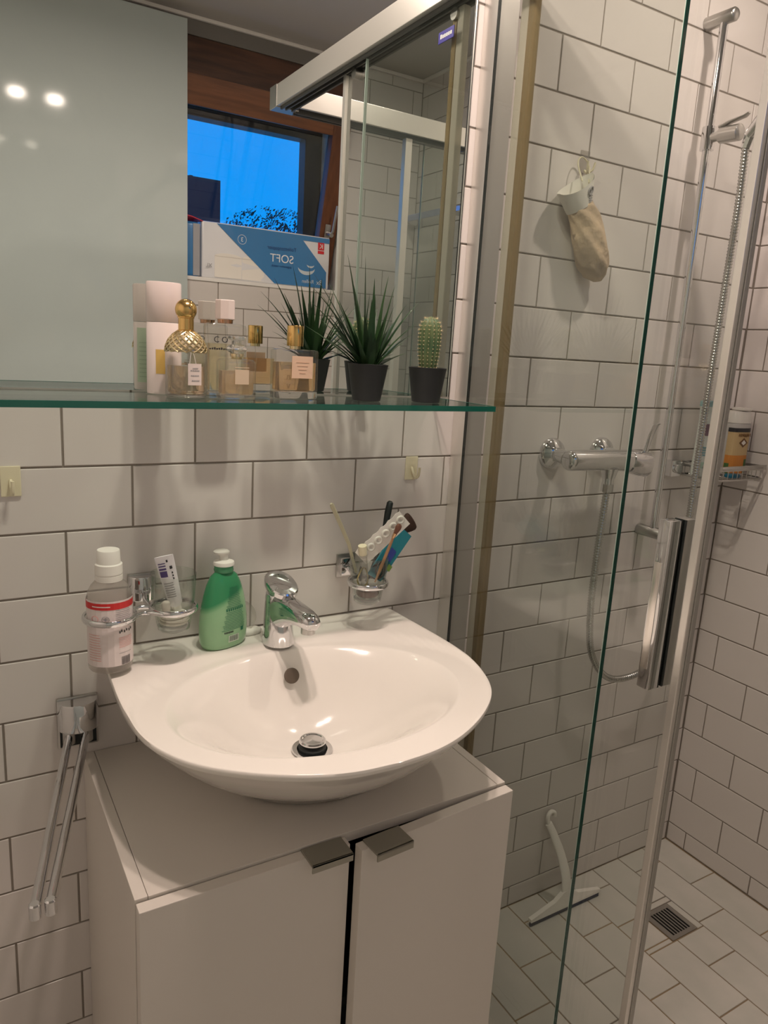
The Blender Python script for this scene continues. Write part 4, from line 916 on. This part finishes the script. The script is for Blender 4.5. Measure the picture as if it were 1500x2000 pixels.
for i in range(9):
    bm = NB(); curved_patch(bm, (c0[0], c0[1]), .0255, math.radians(70), math.radians(140), SH0+.020+i*.0065, SH0+.0212+i*.0065, .0006, 1, .72, 6); obj('text_line', bm, mat('ink_sage', (.42, .52, .38), .5) if i == 0 else bpy.data.materials['ink_sage'], gl)

LQ = {}
def liquid(n, c_): 
    if n not in LQ: LQ[n] = mat(n, c_, .02, trans=.85, ior=1.33)
    return LQ[n]
PG = thin_glass('perfume_glass', (.95, .95, .93), 1.6, .0, .02, (.85, .83, .80))
def sqbottle(name, lb, c, w, dp, hgt, liqh, lcol, sh=.006, neck=.006, wall=.003, floor_=.007, pw=5.5):
    t = thing(name, lb, 'perfume', (c[0], c[1], SH0)); c3 = (c[0], c[1], SH0)
    a, k = w/2, dp/w
    bm = NB(); lathe(bm, [(a*.93, 0), (a, .0012), (a, hgt-sh), (a*.97, hgt-sh*.45), (a*.85, hgt-.0006), (neck*1.3, hgt), (neck, hgt+.0005), (neck, hgt+.004)], c3, 48, sy=k, power=pw); gb = obj('glass_body', bm, PG, t, 40)
    ai = a-wall
    bm = NB(); lathe(bm, [(ai*.9, floor_), (ai, floor_+.002), (ai, liqh), (ai*.98, liqh+.0003)], c3, 48, sy=(k*a-wall)/ai, power=pw); obj('perfume_liquid', bm, lcol, gb, 40)
    bm = NB(); lathe(bm, [(a*.94, .0005), (a*.985, .0022), (a*.985, floor_-.0012), (ai*.8, floor_-.0005)], c3, 40, sy=k, power=pw); obj('glass_base', bm, mat('thick_glass', (.93, .93, .92), .02, trans=.9, ior=1.4) if 'thick_glass' not in bpy.data.materials else bpy.data.materials['thick_glass'], gb, 40)
    bm = NB(); tube(bm, [(c[0], c[1], SH0+floor_+.004), (c[0]+.002, c[1], SH0+hgt*.6), (c[0], c[1], SH0+hgt)], .0008, 8); obj('dip_tube', bm, CLEARP, gb, 60)
    return t, gb, c3
AMB = liquid('liquid_amber', (.98, .72, .42)); PEA = liquid('liquid_peach', (.97, .78, .58)); PAL = liquid('liquid_pale', (.95, .89, .70))
# clear square-shouldered bottle with a faceted pink-white cap, at the back
t, gb, c3 = sqbottle('perfume_bottle', 'large clear rectangular perfume bottle with pale faceted cap, behind the others', (.431, -.050), .064, .026, .109, .078, PAL)
bm = NB(); lathe(bm, [(.0150, .1145), (.0155, .1155), (.0155, .1425), (.0148, .1435)], c3, 8); cp = obj('cap', bm, mat('cap_blush', (.74, .64, .60), .3, coat=.3), t)
bm = NB(); lathe(bm, [(.0115, .109), (.0120, .1145)], c3, 28); obj('collar', bm, mat('collar_copper', (.62, .38, .26), .2, metal=1), t, 40)
text('C O', .0125, INK, gb, (.420, -.0640, SH0+.0800), (1, 0, 0), (0, 0, 1))
for i in range(15): 
    bm = NB(); box(bm, (.402+i*.0036, -.0642, SH0+.0690), (.4045+i*.0036, -.0638, SH0+.0712+.0006*(i % 3))); obj('small_letter', bm, INK, gb)
# beehive bottle
t = thing('perfume_bottle', 'round perfume bottle with gold honeycomb shoulder and ball stopper', 'perfume', (.354, -.108, SH0)); c3 = (.354, -.108, SH0)
bm = NB(); lathe(bm, [(.0265, 0), (.0285, .0015), (.0290, .005), (.0288, .030), (.0292, .060), (.0290, .0655), (.0265, .074), (.0215, .083), (.0150, .0895), (.0125, .0915)], c3, 48); gb = obj('glass_body', bm, PG, t, 40)
bm = NB(); lathe(bm, [(.0235, .006), (.0255, .008), (.0255, .0445), (.0252, .045)], c3, 40); obj('perfume_liquid', bm, PEA, gb, 40)
bm = NB(); lathe(bm, [(.0262, .0008), (.0282, .002), (.0282, .0045), (.022, .0052)], c3, 40); obj('glass_base', bm, bpy.data.materials['thick_glass'], gb, 40)
dome = [(.0294, .064), (.0290, .0690), (.0272, .0755), (.0235, .0825), (.0182, .0885), (.0125, .0925)]
bm = NB(); lathe(bm, [(r-.0008, z) for r, z in dome], c3, 48, cap=(False, False)); ds = obj('gold_shoulder', bm, mat('dome_gold', (.62, .52, .36), .35, metal=.7), t, 60)
def dp(a, f):
    x = f*(len(dome)-1); i = min(len(dome)-2, int(x)); q = x-i; r_ = dome[i][0]+(dome[i+1][0]-dome[i][0])*q; z_ = dome[i][1]+(dome[i+1][1]-dome[i][1])*q
    return (c3[0]+r_*math.cos(a), c3[1]+r_*math.sin(a), SH0+z_)
bm = NB()
for k_ in range(17):
    for sg_ in (1, -1): tube(bm, [dp(2*PI*k_/17+sg_*f_*1.5, f_) for f_ in [i/9 for i in range(10)]], .0010, 5)
tag(obj('honeycomb_lattice', bm, GOLDP, ds, 60), kind='stuff')
bm = NB(); lathe(bm, [(.0125, .0915), (.0125, .094), (.0108, .0948), (.0108, .1105), (.0118, .1112), (.0118, .1125)], c3, 36); obj('neck_band', bm, GOLD, t, 40)
bm = NB(); bmesh.ops.create_uvsphere(bm, u_segments=32, v_segments=20, radius=.0152); bm.transform(Matrix.Translation((c3[0], c3[1], SH0+.1225))); obj('ball_stopper', bm, GOLD, t, 180)
lbm = mat('label_blush', (.74, .64, .60), .5)
a0_ = math.radians(278); w_ = math.radians(30)
bm = NB(); curved_patch(bm, (c3[0], c3[1]), .0290, a0_-w_*.62, a0_+w_*.72, SH0+.019, SH0+.049, .0006); pl = obj('paper_label', bm, lbm, gb)
for i, (z_, f0, f1) in enumerate(((.0415, -.2, .35), (.0385, -.4, .5), (.0315, -.35, .45), (.0245, -.28, .5))):
    n_ = 5
    for j in range(n_):
        q0, q1 = a0_+w_*(f0+(f1-f0)*j/n_), a0_+w_*(f0+(f1-f0)*(j+.75)/n_); bm = NB(); curved_patch(bm, (c3[0], c3[1]), .0290, q0, q1, SH0+z_, SH0+z_+.0016, .0009, n=2); obj('label_letter', bm, INKG, pl)
bm = NB(); tube(bm, [(c3[0]+.006, c3[1]-.0285, SH0+.049), (c3[0]+.003, c3[1]-.0295, SH0+.060), (c3[0]+.001, c3[1]-.029, SH0+.066)], .0005, 5); tube(bm, [(c3[0]-.003, c3[1]-.0290, SH0+.049), (c3[0]-.002, c3[1]-.0295, SH0+.060), (c3[0]-.001, c3[1]-.029, SH0+.066)], .0005, 5); obj('label_thread', bm, LABEL, gb, 60)
# small square bottle in front
t, gb, c3 = sqbottle('perfume_bottle', 'small square perfume bottle with clear stopper, between beehive and gold-capped bottles', (.4235, -.124), .056, .024, .058, .041, PEA, sh=.007, neck=.007)
bm = NB(); lathe(bm, [(.0085, .061), (.0095, .063), (.0090, .066), (.0115, .0675), (.0155, .072), (.0125, .076), (.0075, .0785), (.0072, .084), (.0150, .0865), (.0155, .0885), (.0145, .0905)], c3, 36); obj('stopper', bm, bpy.data.materials['thick_glass'], t, 50)
bm = NB(); lathe(bm, [(.0072, .058), (.0078, .059), (.0078, .0645), (.0072, .066)], c3, 28); obj('silver_collar', bm, GOLDP, t, 40)
bm = NB(); box(bm, (.4175, -.1368, SH0+.022), (.4385, -.1361, SH0+.043)); box(bm, (.4175, -.1368, SH0+.0455), (.4385, -.1364, SH0+.0465)); obj('label', bm, mat('label_sand', (.66, .52, .38), .5), gb)
# gold-capped bottle
t, gb, c3 = sqbottle('perfume_bottle', 'wide perfume bottle with cylindrical gold cap, next to the spiky plant', (.5300, -.092), .075, .027, .0765, .056, AMB, sh=.004, neck=.008, floor_=.012)
bm = NB(); lathe(bm, [(.0128, .081), (.0130, .0815), (.0130, .1110), (.0125, .1118)], c3, 40); obj('gold_cap', bm, GOLD, t, 40)
bm = NB(); lathe(bm, [(.0085, .0765), (.0085, .081)], c3, 24); obj('collar', bm, GOLDP, t, 40)
bm = NB(); box(bm, (.5195, -.1066, SH0+.032), (.5550, -.1059, SH0+.066)); ll = obj('label', bm, mat('label_peach', (.72, .50, .36), .45), gb)
for i in range(4):
    bm = NB(); box(bm, (.5265+.002*i, -.1070, SH0+.056-.0055*i), (.5485-.002*i, -.1066, SH0+.0568-.0055*i)); obj('text_line', bm, mat('ink_peach', (.60, .38, .27), .5) if i == 0 else bpy.data.materials['ink_peach'], ll)

# plant pots
def pot(name, lb, cat, c, rt, rb, h):
    t = thing(name, lb, cat, (c[0], c[1], SH0)); c3 = (c[0], c[1], SH0)
    bm = NB(); lathe(bm, [(rb-.002, 0), (rb, .001), (rt-.0006, h-.002), (rt, h), (rt-.002, h+.0004), (rt-.0024, h-.002), (rt-.004, h-.012)], c3, 48, cap=(True, False)); obj('pot', bm, POT, t, 40)
    bm = NB(); lathe(bm, [(rt-.004, h-.010), (rt-.012, h-.007), (.004, h-.0065)], c3, 40); obj('soil', bm, SOIL, t, 50)
    return t, c3
p1, c3 = pot('spiky_plant', 'spiky green succulent plant in a small black pot', 'plant', (.6515, -.112), .0335, .0232, .0590)
LEAF = noisecol(mat('leaf_green', (.02, .08, .02), .4, spec=.4), (.008, .030, .012), (.028, .075, .020), 22, (1, 1, .3))
def leaf(tip, base, bend, wd, pr):
    tip, base = Vector(tip), Vector(base); mid = (base+tip)/2 + Vector((0, 0, bend)) + (tip-base).cross(Vector((0, 0, 1))).normalized()*random.uniform(-.002, .002)
    mid = base*.46 + tip*.44 + Vector((base.x, base.y, tip.z))*.10 + Vector((0, 0, bend))
    P = []
    for i in range(9):
        t_ = i/8; P.append((1-t_)**2*base + 2*t_*(1-t_)*mid + t_*t_*tip)
    fr = []; outw = Vector((tip.x-base.x, tip.y-base.y, 0)); outw = outw.normalized() if outw.length > 1e-4 else Vector((0, -1, 0))
    bm = NB(); R_ = []
    for i, p in enumerate(P):
        t_ = i/8; d = (P[min(8, i+1)]-P[max(0, i-1)]).normalized(); side = d.cross(outw).normalized(); nn_ = side.cross(d).normalized()
        w2 = wd*(.75+.55*math.sin(min(1, t_*2.2)*PI/2)-.3*t_)*(1-t_**2.4)+.0002; th_ = w2*.28
        R_.append([bm.verts.new(q) for q in (p+side*w2, p-nn_*th_*1.3, p-side*w2, p+nn_*th_*.5)])
    for a, b in zip(R_, R_[1:]):
        for i in range(4): bm.faces.new((a[i], a[(i+1) % 4], b[(i+1) % 4], b[i]))
    bm.faces.new(R_[0][::-1]); bm.faces.new(R_[-1])
    return obj('leaf', bm, LEAF, pr, 50)
TIPS = [(.605, -.112, 1.495), (.638, -.110, 1.496), (.652, -.118, 1.463), (.685, -.105, 1.470), (.692, -.116, 1.457), (.686, -.130, 1.428), (.721, -.108, 1.429), (.744, -.112, 1.435), (.734, -.120, 1.384), (.588, -.120, 1.426), (.546, -.112, 1.442), (.543, -.118, 1.419), (.577, -.130, 1.375),
        (.560, -.085, 1.465), (.575, -.075, 1.440), (.600, -.060, 1.455), (.640, -.060, 1.470), (.690, -.065, 1.420), (.715, -.080, 1.400), (.590, -.045, 1.400), (.560, -.060, 1.385), (.640, -.045, 1.410), (.680, -.045, 1.395), (.625, -.140, 1.405), (.655, -.150, 1.400), (.700, -.140, 1.375), (.610, -.150, 1.370), (.665, -.100, 1.440), (.645, -.125, 1.430), (.720, -.105, 1.365), (.575, -.095, 1.350), (.735, -.095, 1.350)]
TIPS += [(.6515+(a_-.6515)*f_+random.uniform(-.008, .008), -.112+(b_+.112)*f_+random.uniform(-.014, .014), 1.325+(c_-1.325)*f_*random.uniform(.85, .98)) for a_, b_, c_ in TIPS for f_ in (random.uniform(.62, .86),)]
for tp_ in TIPS:
    dx, dy = tp_[0]-.6515, tp_[1]+.112; l_ = math.hypot(dx, dy)+1e-6; rb_ = random.uniform(.003, .014)
    leaf(tp_, (.6515+dx/l_*rb_, -.112+dy/l_*rb_, SH0+.051), random.uniform(-.002, .010), random.uniform(.0034, .0046), p1)
p2, c3 = pot('cactus', 'single columnar cactus with pale spines in a small black pot', 'plant', (.7610, -.124), .0325, .0238, .0580)
bm = NB(); NR = 14; rings = []
CH = .092
for j in range(29):
    t_ = j/28; z_ = .050+CH*t_; rr_ = (.0105+.0068*math.sin(min(1, .12+t_*1.1)*PI*.62))*math.sqrt(max(0, 1-max(0, (t_-.72)/.28)**2.2))+.0004
    rings.append([bm.verts.new((c3[0]+math.cos(a)*rr_*(1+.055*math.cos(a*NR)), c3[1]+math.sin(a)*rr_*(1+.055*math.cos(a*NR)), SH0+z_)) for a in [2*PI*i/112 for i in range(112)]])
for a, b in zip(rings, rings[1:]):
    for i in range(112): bm.faces.new((a[i], a[(i+1) % 112], b[(i+1) % 112], b[i]))
bm.faces.new(rings[-1]); bm.faces.new(rings[0][::-1])
cb = obj('stem', bm, noisecol(mat('cactus_green', (.07, .13, .05), .5), (.045, .10, .045), (.13, .17, .07), 30), p2, 60)
bm = NB()
for k_ in range(NR):
    a = 2*PI*k_/NR
    for j in range(15):
        t_ = (j+.4)/15; z_ = .050+CH*t_; rr_ = (.0105+.0068*math.sin(min(1, .12+t_*1.1)*PI*.62))*math.sqrt(max(0, 1-max(0, (t_-.72)/.28)**2.2))*1.055+.0004
        p = Vector((c3[0]+math.cos(a)*rr_, c3[1]+math.sin(a)*rr_, SH0+z_)); o_ = Vector((math.cos(a), math.sin(a), max(0, (t_-.7)*3))).normalized()
        bmesh.ops.create_icosphere(bm, subdivisions=1, radius=.0007, matrix=Matrix.Translation(p))
        for s_i in range(9):
            d = (o_ + Vector((random.gauss(0, .6), random.gauss(0, .6), random.gauss(0, .6)))).normalized(); L_ = random.uniform(.0015, .0035) if t_ < .7 else random.uniform(.003, .006)
            e1 = d.orthogonal().normalized()*.00016; e2 = d.cross(e1).normalized()*.00016; v = [bm.verts.new(p+e1), bm.verts.new(p-e1*.5+e2), bm.verts.new(p-e1*.5-e2), bm.verts.new(p+d*L_)]
            for f_ in ((0, 1, 3), (1, 2, 3), (2, 0, 3)): bm.faces.new([v[i] for i in f_])
tag(obj('spines', bm, mat('spine_cream', (.72, .60, .36), .6), cb), kind='stuff')

# ================================================================ toilet paper on the window sill (its front faces the mirror)
tpk = thing('toilet_paper_pack', 'blue and white toilet paper pack on the window sill, seen mirrored', 'toilet paper', (1.14, -1.66, WZ0))
yF = -1.612; z0, z1 = WZ0+.0015, 1.772
FILM = mat('film_white', (.74, .74, .76), .25, coat=.5); BLUE = mat('film_blue', (.035, .19, .44), .25, coat=.5)
bm = NB(); box(bm, (.90, -1.690, z0), (1.418, yF, z1), .008)
bmesh.ops.subdivide_edges(bm, edges=bm.edges, cuts=3, use_grid_fill=True)
for v in bm.verts: v.co += Vector((0, math.sin(v.co.x*60+v.co.z*40)*.0012, math.sin(v.co.x*45)*.0015 if v.co.z > 1.7 else 0))
pk = obj('wrapper', bm, FILM, tpk, 60)
yy = yF+.0018
def flat(pts, m, nm, off=0, par=None):
    bm = NB(); plate(bm, [(x, yy+off, z) for x, z in pts], (0, -1, 0), .0006); return obj(nm, bm, m, par or pk)
# x runs towards the left when read from the room: mirrored reading direction is real geometry, lettering faces +y
bl = flat([(.955, z1-.004), (1.415, z1-.004), (1.415, z1-.022), (1.300, z1-.022), (1.405, 1.640), (1.405, z0+.004), (1.185, z0+.004)], BLUE, 'blue_print')
RC = mat('roll_cream', (.80, .76, .70), .6); CORE = mat('roll_rim_tan', (.60, .56, .50), .6)  # tan rim line belongs to the printed rolls
for x_, w_ in ((1.000, .052), (1.098, .044)):
    pts_ = [(x_-w_, z0+.006), (x_+w_, z0+.006), (x_+w_, 1.655)] + [(x_+w_*math.cos(a), 1.655+.012*math.sin(a)) for a in [PI*k/12 for k in range(1, 12)]] + [(x_-w_, 1.655)]
    flat(pts_, RC, 'roll_print', -.0012 if x_ > 1.05 else -.0008)
    flat([(x_-w_, 1.6535), (x_+w_, 1.6535), (x_+w_, 1.6555), (x_-w_, 1.6555)], CORE, 'roll_rim', -.0004)
XD, YD = (-1, 0, 0), (0, 0, 1)
WH = mat('print_white', (.75, .80, .84), .4); NAVY = mat('print_navyblue', (.012, .06, .20), .4)
text('SOFT', .042, WH, bl, (1.213, yy+.0012, 1.658), XD, YD)
text('Toilettenpapier', .0205, NAVY, bl, (1.213, yy+.0012, 1.703), XD, YD, sx=.95)
text('angenehm weich', .0125, NAVY, bl, (1.213, yy+.0012, 1.640), XD, YD)
text('3', .022, WH, bl, (1.052, yy+.0012, 1.716), XD, YD)
bm = NB(); tube(bm, circ((1.052, yy+.001, 1.723), .0165, 28, 'y'), .0009, 6, closed=True); obj('circle_print', bm, WH, bl, 60)
text('8x', .026, mat('print_pale', (.55, .62, .66), .4), bl, (1.375, yy+.0012, 1.590), XD, YD); text('Rollen', .020, bpy.data.materials['print_pale'], bl, (1.325, yy+.0012, 1.592), XD, YD)
text('XL', .020, bpy.data.materials['ink_grey'], pk, (.925, yy+.0050, 1.612), XD, YD)
def cres(cx_, cz_, rx, rz, d_, nm):
    o1 = [(cx_+rx*math.cos(a), cz_+rz*math.sin(a)) for a in [PI+PI*k/12 for k in range(13)]]; o2 = [(cx_+rx*.96*math.cos(a), cz_+d_*math.sin(a)) for a in [2*PI-PI*k/12 for k in range(1, 12)]]
    flat(o1+o2, bpy.data.materials['print_pale'], nm, .0008, bl)
cres(1.318, 1.648, .036, .026, .012, 'feather_print'); cres(1.335, 1.662, .016, .012, .005, 'feather_print')
rl = flat([(1.365, 1.722), (1.392, 1.722), (1.392, 1.750), (1.365, 1.750)], mat('print_red', (.62, .03, .04), .4), 'red_emblem', .0002)
text('K', .026, LABEL, rl, (1.3785, yy+.0016, 1.727), XD, YD); flat([(1.365, 1.708), (1.392, 1.708), (1.392, 1.719), (1.365, 1.719)], bpy.data.materials['print_red'], 'red_emblem', .0002)
# second, narrower pack beside it: blue side, grey seam and red flap
t2 = thing('tissue_pack', 'blue tissue pack with a red flap beside the toilet paper on the sill', 'tissue pack', (.85, -1.66, WZ0))
bm = NB(); box(bm, (.805, -1.685, z0), (.893, -1.615, 1.765), .012); bo = obj('wrapper', bm, BLUE, t2, 60)
bm = NB(); box(bm, (.868, -1.6155, z0+.004), (.8935, -1.6125, 1.758), .001); obj('grey_seam', bm, mat('film_grey', (.34, .34, .36), .25, coat=.4), bo)
bm = NB(); plate(bm, [(.812, -1.650, 1.767), (.895, -1.650, 1.767), (.905, -1.614, 1.768), (.860, -1.604, 1.778), (.815, -1.612, 1.785)], (0, 0, 1), .003); obj('red_flap', bm, mat('film_red', (.60, .03, .05), .25, coat=.5), bo)
bm = NB(); box(bm, (.822, -1.6148, 1.670), (.840, -1.6138, 1.725)); obj('pink_print', bm, mat('print_pink', (.50, .36, .38), .4), bo); bm = NB(); box(bm, (.824, -1.6148, 1.625), (.838, -1.6138, 1.655)); obj('beige_print', bm, mat('print_beige', (.60, .54, .46), .4), bo)
